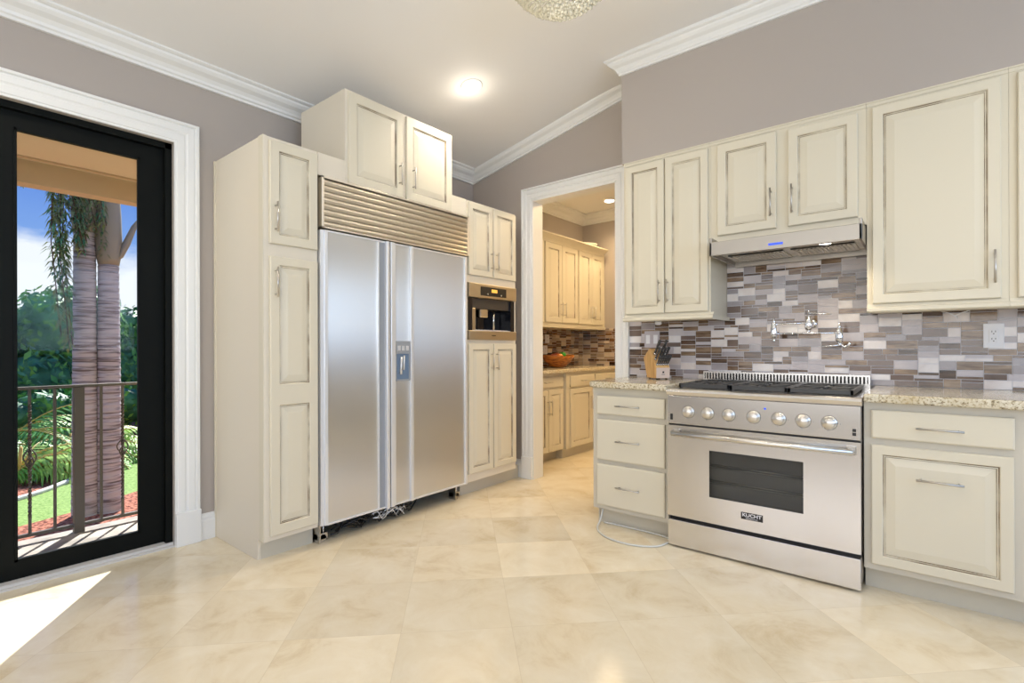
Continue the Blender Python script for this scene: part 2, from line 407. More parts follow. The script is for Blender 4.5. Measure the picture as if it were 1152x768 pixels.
mb = MB(); mb.box(-1.68, RX, 3.305, WB, 2.483, 3.22); struct('wall_soffit', mb, 'wall_taupe')
mb = MB()
mb.box(RX, RX + .15, FY, WB, 0, 1.1); mb.box(RX, RX + .15, FY, WB, 2.6, 3.22); mb.box(RX, RX + .15, FY, -2.75, 1.1, 2.6); mb.box(RX, RX + .15, 2.95, WB, 1.1, 2.6)
struct('wall_right', mb, 'wall_taupe')
mb = MB()
mb.box(WL, RX, FY - .15, FY, 0, .7); mb.box(WL, RX, FY - .15, FY, 2.7, 3.22); mb.box(WL, -2.85, FY - .15, FY, .7, 2.7); mb.box(3.25, RX, FY - .15, FY, .7, 2.7)
struct('wall_front', mb, 'wall_taupe')
def far_window(name, pts, gl):
    mb = MB()
    for p in pts: mb.box(*p)
    w = struct(name, mb, 'trim_white'); g_ = MB(); g_.box(*gl); build('pane', g_, 'pane_glass', w)
far_window('window_1', [(RX + .03, RX + .1, y - .03, y + .03, 1.1, 2.6) for y in (-2.72, -.85, 1.05, 2.92)] + [(RX + .03, RX + .1, -2.75, 2.95, z, z + .05) for z in (1.1, 2.55)], (RX + .06, RX + .066, -2.75, 2.95, 1.12, 2.58))
far_window('window_2', [(x - .03, x + .03, FY - .1, FY - .03, .7, 2.7) for x in (-2.82, -.8, 1.2, 3.22)] + [(-2.85, 3.25, FY - .1, FY - .03, z, z + .05) for z in (.7, 2.65)], (-2.85, 3.25, FY - .066, FY - .06, .72, 2.68))
# pantry room beyond the doorway
PYB = 5.72
mb = MB(); mb.box(WL, -.6, PYB, PYB + .15, 0, 2.95); struct('wall_pantry_back', mb, 'wall_taupe')
mb = MB(); mb.box(-.6, -.45, WB + .12, PYB + .15, 0, 2.95); struct('wall_pantry_right', mb, 'wall_taupe')
mb = MB(); mb.box(WL, -.45, WB + .12, PYB + .15, 2.88, 2.95); struct('ceiling_pantry', mb, 'ceiling_white')

# crown mouldings
CP = [(0, 0), (.018, 0), (.020, .014), (.030, .020), (.034, .034), (.050, .052), (.078, .066), (.094, .082), (.098, .094), (.110, .097), (.120, .103), (.120, .135), (0, .135)]
def crown(name, pts_fn, s0, s1, k=1.0, mit0=0, mit1=0, prof=CP):
    """pts_fn(s, out, up) -> point; mit shifts the end by out (mitre)"""
    mb = MB(); A = [pts_fn(s0 + mit0 * o * k, o * k, u * k) for o, u in prof]; B = [pts_fn(s1 + mit1 * o * k, o * k, u * k) for o, u in prof]
    mb.loft(A, B); return struct(name, mb, 'trim_white')
def crown_cut(s, o, u): return (WL + o, s, min(2.787 + u, ZC(WL + o) + .01))
crown('trim_1', crown_cut, FY, WB)
def slope_pt(s, o, u):  # along the back wall, under the sloping ceiling
    base = 2.787 + .206 * (s - WL); return (s, WB - o, base + u * .93 - (0 if u < .13 else .02))
crown('trim_2', slope_pt, WL, -1.66)
CS = [(o * .78, u * .86) for o, u in CP]
crown('trim_3', lambda s, o, u: (s, 3.305 - o, 3.112 + u), -1.68, RX, mit0=-1, prof=CS)
crown('trim_4', lambda s, o, u: (-1.68 - o, s, 3.112 + u), 3.305, WB, mit0=-1, prof=CS)
crown('trim_5', lambda s, o, u: (WL + o, s, 2.762 + u), WB + .12, PYB)
crown('trim_6', lambda s, o, u: (s, PYB - o, 2.762 + u), WL, -.6)

# casings
def casing(name, P3, u0, u1, z1, w, prof, z0=0.0):
    """U-shaped mitred casing round an opening u0..u1, head z1; prof = [(distance from opening, depth)]"""
    mb = MB()
    rows = []
    for (a_, d) in prof: rows.append([P3(u0 - a_, z0, d), P3(u0 - a_, z1 + a_, d), P3(u1 + a_, z1 + a_, d), P3(u1 + a_, z0, d)])
    for i in range(len(rows) - 1):
        for k in range(3): mb.add([rows[i][k], rows[i][k + 1], rows[i + 1][k + 1], rows[i + 1][k]], [(0, 1, 2, 3)])
    mb.f.append((0, 0, 0)) if False else None
    return struct(name, mb, 'trim_white')
CPROF = [(0, -.001), (0, .014), (.012, .014), (.016, .019), (.05, .019), (.056, .015), (.062, .015), (.070, .021), (.100, .023), (.106, .019), (.110, .019), (.115, .030), (.128, .030), (.130, .026), (.130, -.001)]
PL = lambda u, z, d: (WL + d, u, z)
casing('trim_7', PL, DY0, DY1, DZ, .13, CPROF)
CPROF2 = [(a_ * .85, d) for a_, d in CPROF]
casing('trim_8', lambda u, z, d: (u, WB - d, z), OX0, OX1, OZ, .11, CPROF2)
# door jamb lining of the doorway
mb = MB(); mb.box(OX0 - .002, OX0 + .012, WB - .012, WB + .135, 0, OZ); mb.box(OX1 - .012, OX1 + .002, WB - .012, WB + .135, 0, OZ); mb.box(OX0, OX1, WB - .012, WB + .135, OZ - .012, OZ + .002)
struct('trim_9', mb, 'trim_white')
# plinths and baseboards
def plinth(name, x0, x1, y0, y1, h=.20): mb = MB(); mb.box(x0, x1, y0, y1, 0, h); struct(name, mb, 'trim_white', bevel=.004)
plinth('trim_10', WL, WL + .034, DY1 + .001, DY1 + .135)
plinth('trim_11', OX0 - .114, OX0 + .002, WB - .034, WB)
def baseboard(name, P3, u0, u1):
    prof = [(0, 0), (.018, 0), (.018, .115), (.014, .125), (.014, .138), (.008, .148), (.006, .160), (0, .160)]
    mb = MB(); mb.loft([P3(u0, z, d) for d, z in prof], [P3(u1, z, d) for d, z in prof]); struct(name, mb, 'trim_white')
baseboard('baseboard_left', PL, DY1 + .135, 1.30)
baseboard('baseboard_back', lambda u, z, d: (u, WB - d, z), WL, OX0 - .114)
baseboard('baseboard_pantry', lambda u, z, d: (u, PYB - d, z), -2.9, -.6)

# ------------------------------------------------------------------ patio door
XD0, XD1 = -3.60, -3.54
mb = MB()
mb.box(WL - .17, WL - .03, DY0 - .002, DY0 + .04, 0, DZ + .02); mb.box(WL - .17, WL - .03, DY1 - .035, DY1 + .02, 0, DZ + .02); mb.box(WL - .17, WL - .03, DY0, DY1, DZ - .035, DZ + .02)
dr = struct('door_1', mb, 'black_frame')
def leaf(y0, y1, g0, g1):
    mb = MB(); z0, z1, gz0, gz1 = .025, DZ - .03, .112, 2.29
    for (a0, a1, b0, b1) in ((y0, g0, z0, z1), (g1, y1, z0, z1), (g0, g1, z0, gz0), (g0, g1, gz1, z1)): mb.box(XD0, XD1, a0, a1, b0, b1)
    l = build('door_leaf', mb, 'black_frame', dr)
    b = MB()
    for (a0, a1, b0, b1) in ((g0, g0 + .012, gz0, gz1), (g1 - .012, g1, gz0, gz1), (g0, g1, gz0, gz0 + .012), (g0, g1, gz1 - .012, gz1)): b.box(XD1 - .002, XD1 + .006, a0, a1, b0, b1)
    build('glazing_bead', b, 'black_frame', l)
    g_ = MB(); g_.box(-3.574, -3.568, g0 - .005, g1 + .005, gz0 - .005, gz1 + .005); build('pane', g_, 'pane_glass', l)
leaf(.25, DY1 - .03, .395, .922)
leaf(DY0 + .035, .25, -.425, .105)
mb = MB(); mb.box(WL - .19, WL - .02, DY0, DY1, -.005, .024); mb.box(WL - .05, WL, DY0, DY1, -.005, .010)
build('threshold', mb, 'curb', dr)

# ------------------------------------------------------------------ tall wall of cabinets
TOE = -2.888
# pantry cabinet
t = thing('tall_pantry_cabinet', 'tall narrow cream cabinet with two stacked raised-panel doors left of the steel refrigerator', 'cabinet', (XL, 1.295, 0))
mb = MB(); mb.box(WL + .004, XL, 1.313, 1.612, .115, 2.350); mb.box(WL + .004, XL + .002, 1.295, 1.314, .115, 2.352); mb.box(WL + .004, TOE, 1.295, 1.314, 0, .116)
build('body', mb, 'side_cream', t, bevel=.0015)
mb = MB(); mb.box(WL + .03, TOE, 1.314, 1.622, 0, .116); build('toe_kick', mb, 'cream_toe', t)
mb = MB(); mb.box(WL + .004, WL + .022, 1.288, 1.295, .0, 2.352); mb.box(XL - .05, XL + .002, 1.291, 1.295, .116, 2.352); build('edge_strip', mb, 'cream_paint', t, bevel=.001)
door(t, FL, 1.324, 1.606, 1.760, 2.330, 1.352, 1.905, .165, st=.05)
door(t, FL, 1.324, 1.606, .143, 1.690, 1.352, 1.545, .165, st=.05, panels=[(.198, .865), (.978, 1.645)])
# cabinet bridging the refrigerator
t = thing('refrigerator_bridge_cabinet', 'cream two-door cabinet rising highest above the refrigerator vent grille', 'cabinet', (XL, 2.25, 2.2))
mb = MB(); mb.box(WL + .004, XL, 1.616, 2.876, 2.215, 2.350); mb.box(WL + .130, XL + .003, 1.800, 2.722, 2.235, 2.802)
build('body', mb, 'side_cream', t, bevel=.0015)
door(t, FL, 1.818, 2.246, 2.212, 2.788, 2.208, 2.365, .15, st=.055)
door(t, FL, 2.272, 2.706, 2.212, 2.788, 2.325, 2.365, .15, st=.055)
# coffee cabinet
t = thing('coffee_machine_cabinet', 'tall cream cabinet with two doors above and two below the built-in coffee machine', 'cabinet', (XL, 2.88, 0))
mb = MB()
mb.box(WL + .004, XL, 2.880, 3.492, .115, 1.245); mb.box(WL + .004, XL, 2.880, 3.492, 1.700, 2.350); mb.box(WL + .004, XL, 2.880, 2.892, 1.245, 1.7); mb.box(WL + .004, XL, 3.480, 3.492, 1.245, 1.7); mb.box(WL + .004, WL + .02, 2.892, 3.48, 1.245, 1.7)
build('body', mb, 'side_cream', t, bevel=.001)
mb = MB(); mb.box(WL + .03, TOE, 2.878, 3.625, 0, .116); build('toe_kick', mb, 'cream_toe', t)
for z0, z1, hz in ((1.760, 2.335, 1.895), (.180, 1.213, 1.07)):
    door(t, FL, 2.888, 3.176, z0, z1, 3.150, hz, .15, st=.045, bev=.026)
    door(t, FL, 3.186, 3.480, z0, z1, 3.214, hz, .15, st=.045, bev=.026)
# coffee machine
t = thing('coffee_machine', 'built-in coffee machine with amber display in the bronze-steel front', 'coffee machine', (XL, 3.18, 1.245))
mb = MB(); mb.box(XL - .42, XL - .16, 2.896, 3.476, 1.25, 1.695)
mb.box(XL - .16, XL, 2.896, 2.945, 1.32, 1.58); mb.box(XL - .16, XL, 3.43, 3.476, 1.32, 1.58); build('housing', mb, 'black_gloss', t)
mb = MB(); mb.fbox(FL, 2.885, 3.480, 1.585, 1.698, -.15, .022); build('control_panel', mb, 'champagne_steel', t, bevel=.002)
mb = MB(); mb.fbox(FL, 3.020, 3.339, 1.605, 1.676, .02, .025)
dp = build('display', mb, 'dark', t)
mb = MB(); mb.fbox(FL, 3.15, 3.22, 1.635, 1.662, .024, .027); build('screen', mb, 'amber_display', dp)
for u in (3.10, 3.27):
    mb = MB(); mb.lathe(FL(u, 1.618, .024), [(.008, 0), (.008, .006), (0.006, .008)], 14, 'X'); build('button', mb, 'nickel', dp)
mb = MB(); mb.fbox(FL, 2.885, 3.480, 1.245, 1.318, -.15, .022); lp = build('drip_drawer', mb, 'champagne_steel', t, bevel=.002)
mb = MB(); mb.fbox(FL, 3.155, 3.205, 1.277, 1.284, .0215, .0235); build('emblem', mb, 'dark', lp)
mb = MB(); mb.fbox(FL, 2.945, 3.43, 1.50, 1.585, -.16, -.02); build('brewing_head', mb, 'brewing_dark', t, bevel=.004)
mb = MB(); mb.fbox(FL, 3.07, 3.17, 1.43, 1.505, -.11, -.03); build('spout', mb, 'chrome', t, bevel=.008)
mb = MB(); mb.tube([FL(3.27, 1.325, -.06), FL(3.27, 1.50, -.06)], .008); build('milk_pipe', mb, 'chrome', t)
mb = MB(); mb.fbox(FL, 2.945, 2.995, 1.32, 1.50, -.12, -.01); build('side_column', mb, 'champagne_steel', t, bevel=.003)
mb = MB(); mb.fbox(FL, 2.945, 3.43, 1.318, 1.326, -.16, -.01)
for i in range(12): mb.fbox(FL, 2.96 + i * .039, 2.975 + i * .039, 1.326, 1.330, -.15, -.02)
build('drip_tray', mb, 'stainless', t)

# refrigerator
t = thing('refrigerator', 'wide side-by-side stainless steel refrigerator with louvred vent grille and water dispenser', 'refrigerator', (XL, 2.24, 0))
mb = MB(); mb.box(WL + .02, XL - .03, 1.622, 2.872, .125, 2.19); build('body', mb, 'dark', t)
def steel_panel(name, u0, u1, z0, z1, d0, d1, parent, m='stainless', bevel=.0015):
    mb = MB(); mb.fbox(FL, u0, u1, z0, z1, d0, d1); return build(name, mb, m, parent, bevel=bevel)
dl = steel_panel('door', 1.640, 2.078, .128, 1.880, -.03, .022, t)
dl['label'] = 'narrower left freezer door'
mb = MB(); mb.fbox(FL, 1.619, 1.640, .122, 1.886, -.03, .026); mb.fbox(FL, 1.640, 1.660, .122, 1.886, -.03, .036); mb.fbox(FL, 1.655, 2.10, .118, .130, -.03, .030); mb.fbox(FL, 1.655, 2.10, 1.876, 1.888, -.03, .030); mb.fbox(FL, 2.022, 2.030, .13, 1.88, .02, .034)
build('door_edge_trim', mb, 'alu_trim', dl, bevel=.001)
mb = MB()  # recessed full-height grip, then the bright bar
mb.hexa([FL(2.030, .13, .022), FL(2.078, .13, .000), FL(2.030, 1.88, .022), FL(2.078, 1.88, .000), FL(2.030, .13, .026), FL(2.078, .13, .024), FL(2.030, 1.88, .026), FL(2.078, 1.88, .024)])
build('grip_recess', mb, 'grey_plastic', dl)
mb = MB(); mb.fbox(FL, 2.078, 2.103, .118, 1.888, -.03, .050); build('handle', mb, 'alu_trim', dl, bevel=.004)
d2 = steel_panel('door', 2.112, 2.289, .128, 1.880, -.03, .022, t)
d2['label'] = 'dispenser strip beside the right door'
d2b = MB(); d2b.fbox(FL, 2.112, 2.144, .118, 1.888, -.03, .050); build('handle', d2b, 'alu_trim', d2, bevel=.004)
mb = MB(); mb.fbox(FL, 2.146, 2.165, .118, 1.888, .0, .032); mb.fbox(FL, 2.165, 2.84, .118, .130, -.03, .030); mb.fbox(FL, 2.165, 2.84, 1.876, 1.888, -.03, .030); build('door_edge_trim', mb, 'alu_trim', d2, bevel=.001)
mb = MB()
u0, u1, z0, z1 = 2.170, 2.286, .955, 1.228
mb.fbox(FL, u0, u1, 1.140, z1, .018, .030); mb.fbox(FL, u0, u1, z0, z0 + .012, .018, .032); mb.fbox(FL, u0, u0 + .006, z0, z1, .018, .028); mb.fbox(FL, u1 - .006, u1, z0, z1, .018, .028)
dd = build('dispenser_panel', mb, 'grey_plastic', d2, bevel=.0015)
mb = MB(); mb.fbox(FL, u0 + .006, u1 - .006, z0 + .012, 1.14, .0222, .0235); build('dispenser_niche', mb, 'niche_plastic', d2)
mb = MB()
for i in range(3): mb.fbox(FL, 2.182 + i * .035, 2.206 + i * .035, 1.162, 1.195, .0295, .032)
build('dispenser_buttons', mb, 'alu_trim', d2, bevel=.001)
mb = MB(); mb.tube([FL(2.215, 1.12, .028), FL(2.205, 1.0, .034)], .008, 8); mb.tube([FL(2.238, 1.13, .028), FL(2.232, 1.03, .03)], .006, 8); build('dispenser_lever', mb, 'alu_trim', d2)
d3 = steel_panel('door', 2.305, 2.840, .128, 1.880, -.03, .022, t)
d3['label'] = 'broad right refrigerator door'
mb = MB(); mb.fbox(FL, 2.289, 2.312, .118, 1.888, -.03, .040); mb.fbox(FL, 2.830, 2.850, .118, 1.888, -.03, .034); build('door_edge_trim', mb, 'alu_trim', d3, bevel=.002)
# grille
mb = MB(); a0, a1, z0, z1 = 1.620, 2.868, 1.895, 2.205
for r in ((a0, a0 + .016, z0, z1), (a1 - .016, a1, z0, z1), (a0, a1, z1 - .012, z1), (a0, a1, z0, z0 + .010)): mb.fbox(FL, r[0], r[1], r[2], r[3], -.02, .040)
gf = build('vent_grille', mb, 'bronze_steel', t, bevel=.0015)
mb = MB(); mb.fbox(FL, a0 + .016, a1 - .016, z0 + .01, z1 - .012, -.02, -.010); build('grille_backing', mb, 'dark', gf)
mb = MB(); n = 8; ph = (z1 - z0 - .024) / n
for i in range(n):
    zb = z0 + .011 + i * ph
    sec = [(.0, .0), (.026, .0), (.034, ph * .16), (.038, ph * .40), (.036, ph * .66), (.026, ph * .93), (.0, ph * .93)]
    mb.loft([FL(a0 + .016, zb + z, d) for d, z in sec], [FL(a1 - .016, zb + z, d) for d, z in sec])
build('louvres', mb, 'bronze_steel', gf)
for u in (1.665, 2.80):
    mb = MB(); mb.fbox(FL, u - .035, u - .028, .004, .118, -.09, -.012); mb.fbox(FL, u - .035, u + .03, .02, .055, -.085, -.035); mb.lathe(FL(u, .024, -.045), [(.024, -.01), (.024, .01)], 16, 'X'); mb.tube([FL(u + .01, .01, -.05), FL(u + .01, .12, -.05)], .006, 8)
    build('levelling_foot', mb, 'nickel', t)
random.seed(4)
mb = MB()
for k in range(7):
    y = 1.70 + random.random() * .1; p = []
    for i in range(12):
        p.append(FL(y, .02 + random.random() * .075, -.02 - random.random() * .07)); y += .045 + random.random() * .018
    mb.tube(p, .0035 if k % 2 else .006, 6)
build('wiring_loom', mb, 'dark', t)
mb = MB()
for k in range(5):
    y = 1.98 + random.random() * .06; p = []
    for i in range(9): p.append(FL(y, .025 + random.random() * .07, -.01 - random.random() * .05 )); y += .026 + random.random() * .012
    mb.tube(p, .0042, 6)
build('wire_bundle', mb, 'alu_trim', t)

# ------------------------------------------------------------------ upper cabinets on the range wall
def upper(name, label, x0, x1, z0, z1, rail=True, side='cream_paint', railr=True):
    t = thing(name, label, 'cabinet', (x0, YR, z0))
    mb = MB(); mb.box(x0, x1, YR, WB - .004, z0, z1); build('body', mb, 'cream_paint', t)
    mb = MB(); mb.box(x0, x1, YR - .008, YR, z1 - .004, z1 + .004); mb.box(x0, x1, YR - .004, YR, z1 - .022, z1 - .004); build('top_moulding', mb, 'cream_paint', t, bevel=.001)
    if rail:
        prof = [(0, .045), (.006, .045), (.010, .030), (.026, .024), (.028, .008), (.018, .0), (0, 0)]
        mb = MB(); xb = x1 + (.02 if x1 < -1 else 0)
        if x1 < -1: mb.box(x1, x1 + .02, YR, WB - .01, z0 - .012, z0 + .014)
        mb.loft([(x0, YR - d, z0 - .012 + z) for d, z in prof], [(xb, YR - d, z0 - .012 + z) for d, z in prof])
        build('light_rail', mb, 'cream_paint', t)
    return t
ZT = 2.480
t = upper('wall_cabinet', 'tall cream wall cabinet with two narrow doors between the doorway and the range hood', -1.665, -1.064, 1.372, ZT)
door(t, FU, -1.646, -1.366, 1.412, 2.448, -1.396, 1.555, .155, st=.045)
door(t, FU, -1.358, -1.076, 1.412, 2.448, -1.338, 1.555, .155, st=.045)
t = upper('wall_cabinet', 'short cream wall cabinet with two doors directly above the range hood', -1.063, -.246, 1.835, ZT, rail=False)
door(t, FU, -1.018, -.682, 1.880, 2.448, -.708, 2.03, .165, st=.05)
door(t, FU, -.620, -.284, 1.880, 2.440, -.597, 2.03, .165, st=.048)
t = upper('wall_cabinet', 'broad cream wall cabinet with one large door, right of the range hood', -.245, .300, 1.372, ZT)
door(t, FU, -.221, .274, 1.408, 2.446, .250, 1.555, .155, st=.045)
t = upper('wall_cabinet', 'cream wall cabinet cut off by the right edge of the photo', .301, .93, 1.372, ZT)
door(t, FU, .329, .616, 1.408, 2.446, .596, 1.555, .155, st=.045)
door(t, FU, .624, .910, 1.408, 2.446, .645, 1.555, .155, st=.045)
for o in ('wall_cabinet',): pass

# range hood
t = thing('range_hood', 'slim stainless steel under-cabinet range hood with a lit lamp above the range', 'range hood', (-.65, 3.12, 1.72))
hx0, hx1, hy = -1.010, -.250, 3.115
mb = MB()
mb.box(hx0, hx1, hy, hy + .02, 1.726, 1.808)                      # front band
mb.box(hx0, hx0 + .015, hy, WB - .02, 1.726, 1.835); mb.box(hx1 - .015, hx1, hy, WB - .02, 1.726, 1.835)
vs = [(hx0, hy, 1.806), (hx1, hy, 1.806), (hx0, 3.30, 1.835), (hx1, 3.30, 1.835), (hx0, hy, 1.800), (hx1, hy, 1.800), (hx0, 3.30, 1.820), (hx1, 3.30, 1.820)]
mb.hexa(vs); mb.box(hx0, hx1, 3.30, WB - .02, 1.82, 1.835)
build('canopy', mb, 'stainless_matte', t, bevel=.003)
mb = MB(); mb.box(hx0 + .015, hx1 - .015, hy + .02, WB - .02, 1.752, 1.762); un = build('underside', mb, 'stainless', t)
mb = MB()
for i in range(2):
    xa = hx0 + .05 + i * .35
    mb.box(xa, xa + .31, hy + .20, WB - .08, 1.744, 1.752)
    for k in range(14): mb.box(xa + .012 + k * .021, xa + .022 + k * .021, hy + .22, WB - .10, 1.740, 1.744)
build('grease_filter', mb, 'stainless', t)
mb = MB(); mb.box(hx0 + .015, hx1 - .015, WB - .06, WB - .02, 1.715, 1.752); build('rear_lip', mb, 'stainless_matte', t)
for x in (-.84, -.425):
    mb = MB(); mb.lathe((x, 3.215, 1.746), [(.038, .006), (.038, -.003), (.030, -.004)], 24); lb = build('lamp', mb, 'chrome', t)
    mb = MB(); mb.lathe((x, 3.215, 1.7405), [(.028, .002), (.028, -.001), (.01, -.003)], 24); build('lamp_lens', mb, 'hood_lamp_glow' if x > -.6 else 'grey_plastic', lb)
mb = MB(); mb.box(-.685, -.612, hy - .0015, hy + .002, 1.748, 1.760); build('display', mb, 'blue_led', t)
light('hood_lamp_light', 'SPOT', (-.425, 3.215, 1.728), 7, (1, .84, .62), aim=(0, .05, -1), spot_size=math.radians(130), spot_blend=.6, shadow_soft_size=.03)

# ------------------------------------------------------------------ base cabinets, worktops
t = thing('drawer_base_cabinet', 'cream base cabinet with three drawers between doorway and range', 'cabinet', (-1.73, YB, 0))
mb = MB(); mb.box(-1.735, -1.214, YB, WB - .004, .112, .914); build('body', mb, 'face_frame', t, bevel=.001)
mb = MB(); mb.box(-1.725, -1.214, YB + .07, YB + .085, 0, .113); mb.box(-1.735, -1.72, YB + .07, WB - .004, 0, .113); build('toe_kick', mb, 'cream_toe', t)
mb = MB(); mb.box(-1.735, -1.214, YB - .003, YB, .876, .914); build('top_rail', mb, 'cream_toe', t)
drawer(t, FB, -1.700, -1.232, .742, .864); drawer(t, FB, -1.700, -1.232, .442, .708); drawer(t, FB, -1.700, -1.232, .142, .414)
t = thing('base_cabinet', 'cream base cabinet with one drawer over a pull-out panel door right of the range', 'cabinet', (-.235, YB, 0))
mb = MB(); mb.box(-.236, .330, YB, WB - .004, .112, .914); build('body', mb, 'face_frame', t, bevel=.001)
mb = MB(); mb.box(-.236, .330, YB + .07, YB + .085, 0, .113); build('toe_kick', mb, 'cream_toe', t)
drawer(t, FB, -.206, .287, .745, .879, hl=.165, hz=.808, hu=.045)
door(t, FB, -.206, .285, .144, .713, .045, .574, .165, vertical=False, st=.042, m='nickel')
t = thing('base_cabinet', 'cream base cabinet whose plain edge strip meets the right edge of the photo', 'cabinet', (.331, YB, 0))
mb = MB(); mb.box(.3305, 1.10, YB, WB - .004, .112, .914); build('body', mb, 'face_frame', t, bevel=.001)
mb = MB(); mb.box(.3305, 1.10, YB + .07, YB + .085, 0, .113); build('toe_kick', mb, 'cream_toe', t)
drawer(t, FB, .40, 1.07, .745, .879); door(t, FB, .40, .73, .144, .713, .70, .60, .16, st=.05); door(t, FB, .74, 1.07, .144, .713, .77, .60, .16, st=.05)
def worktop(name, label, x0, x1, y0, y1, rad0=0):
    mb = MB(); pts = []
    if rad0:
        for i in range(9):
            a_ = PI + PI / 2 * i / 8; pts.append((x0 + rad0 + rad0 * math.cos(a_), y0 + rad0 + rad0 * math.sin(a_), .915))
    else: pts.append((x0, y0, .915))
    pts += [(x1, y0, .915), (x1, y1, .915), (x0, y1, .915)]
    mb.prism(pts, (0, 0, 0), (0, 0, .040)); o = build(name, mb, 'granite', origin=(x0, y0, .915), bevel=.012, segs=4)
    return tag(o, label, 'countertop')
worktop('countertop', 'short granite countertop with rounded corner under the knife block, left of the range', -1.775, -1.212, 2.945, WB - .009, .09)
worktop('countertop', 'speckled beige granite countertop right of the range', -.235, 1.12, 2.945, WB - .009)

# mosaic backsplash
def mosaic(P3, u0, u1, z0, z1, seed, d=.006, tiles=TILES, name='wall_backsplash', uw=.018, uh=.0163, mask=None):
    rnd = random.Random(seed); nu = int(round((u1 - u0) / uw)); nzr = int(math.ceil((z1 - z0) / uh))
    grid = [[False] * nu for _ in range(nzr)]; mb = MB()
    if mask:
        mb.fbox(P3, u0, u1, z0, 1.395, 0, .0035, 0); mb.fbox(P3, -1.062, -.246, 1.395, z1, 0, .0035, 0)
        for rr in range(nzr):
            for cc in range(nu): grid[rr][cc] = not mask(u0 + (cc + .5) * uw, z0 + (rr + .5) * uh)
    else: mb.fbox(P3, u0, u1, z0, z1, 0, .0035, 0)
    g_ = .0016; prevh = {}
    for r in range(nzr):
        for c in range(nu):
            if grid[r][c]: continue
            opts = rnd.choices([1, 2, 3], [.30, .45, .25])[0]
            w = rnd.choice([4, 5, 6, 6, 8, 8]); h = opts
            free = 0
            while c + free < nu and not grid[r][c + free] and free < 10: free += 1
            if free - w < 3: w = free if free <= 9 else free - 4
            w = max(1, min(w, free))
            if h == 1 and w > 8: w = 6
            ok = lambda hh: r + hh <= nzr and all(not grid[r + k][c + j] for k in range(hh) for j in range(w))
            while h > 1 and not ok(h): h -= 1
            for k in range(h):
                for j in range(w): grid[r + k][c + j] = True
            if w <= 2: mi = rnd.choice([2, 3])
            elif h == 1: mi = rnd.choices(range(6), [.06, .10, .12, .14, .34, .24])[0]
            elif h == 3: mi = rnd.choices(range(6), [.34, .26, .12, .06, .18, .04])[0]
            else: mi = rnd.choices(range(6), [.10, .18, .14, .24, .25, .09])[0]
            a, b_, e_, f_ = u0 + c * uw + g_, min(u0 + (c + w) * uw, u1) - g_, z0 + r * uh + g_, min(z0 + (r + h) * uh, z1) - g_
            if b_ - a < .004 or f_ - e_ < .002: continue
            mb.fbox(P3, a, b_, e_, f_, .003, d, mi + 1)
    o = struct(name, mb, ['grout'] + tiles); return o
PBW = lambda u, z, d: (u, WB - d, z)
mosaic(PBW, -1.80, 1.12, .955, 1.86, 31, mask=lambda u, z: z < 1.385 or -1.062 < u < -.246)

# ------------------------------------------------------------------ range
RXa, RXb = -1.197, -.243
RF = lambda u, z, d: (u, 2.945 - d, z)
t = thing('kitchen_range', 'wide stainless steel gas range with seven knobs and a dark oven window', 'range', (-.72, 2.945, 0))
mb = MB(); mb.box(RXa, RXb, 2.985, WB - .03, .03, .905); build('body', mb, 'stainless_matte', t)
mb = MB(); mb.fbox(RF, RXa, RXb, .730, .894, -.03, .010); cp = build('control_panel', mb, 'stainless_light', t, bevel=.003)
mb = MB(); prof = [(-.06, .896), (.010, .896), (.016, .900), (.022, .918), (.018, .930), (.006, .936), (-.06, .936)]
mb.loft([RF(RXa - .004, z, d) for d, z in prof], [RF(RXb + .004, z, d) for d, z in prof]); mb.box(RXa, RXb, 3.0, WB - .02, .905, .929)
build('cooktop', mb, 'stainless_light', t)
mb = MB(); mb.fbox(RF, RXa + .004, RXb - .004, .7225, .7305, -.02, .003); build('shadow_gap', mb, 'dark', t)
for kx in (-1.072, -.962, -.848, -.720, -.598, -.486, -.372):
    mb = MB(); mb.lathe(RF(kx, .805, .009), [(.034, 0), (.034, .004), (.031, .006), (.027, .007), (.026, .028), (.024, .031), (.0, .031)], 28, 'Y')
    k = build('knob', mb, 'handle_steel', t)
    mb = MB(); mb.lathe(RF(kx, .805, .009), [(.0355, -.001), (.0355, .002)], 28, 'Y'); build('knob_ring', mb, 'dark', k)
mb = MB(); mb.lathe(RF(-.664, .853, .0095), [(.006, 0), (.005, .003), (0, .004)], 14, 'Y'); build('indicator_light', mb, 'blue_led', t)
for z in (.752, .770):
    mb = MB(); mb.fbox(RF, -.277, -.262, z, z + .015, .009, .0115); build('switch', mb, 'dark', t)
mb = MB(); mb.fbox(RF, -1.180, -1.165, .752, .787, .009, .0115); build('switch', mb, 'dark', t)
mb = MB()
for kx in (-1.072, -.962, -.848, -.598, -.486, -.372):
    mb.fbox(RF, kx - .010, kx - .004, .764, .767, .0100, .0106); mb.fbox(RF, kx + .044, kx + .047, .80, .806, .0100, .0106)
build('panel_marks', mb, 'grey_plastic', t)['kind'] = 'stuff'
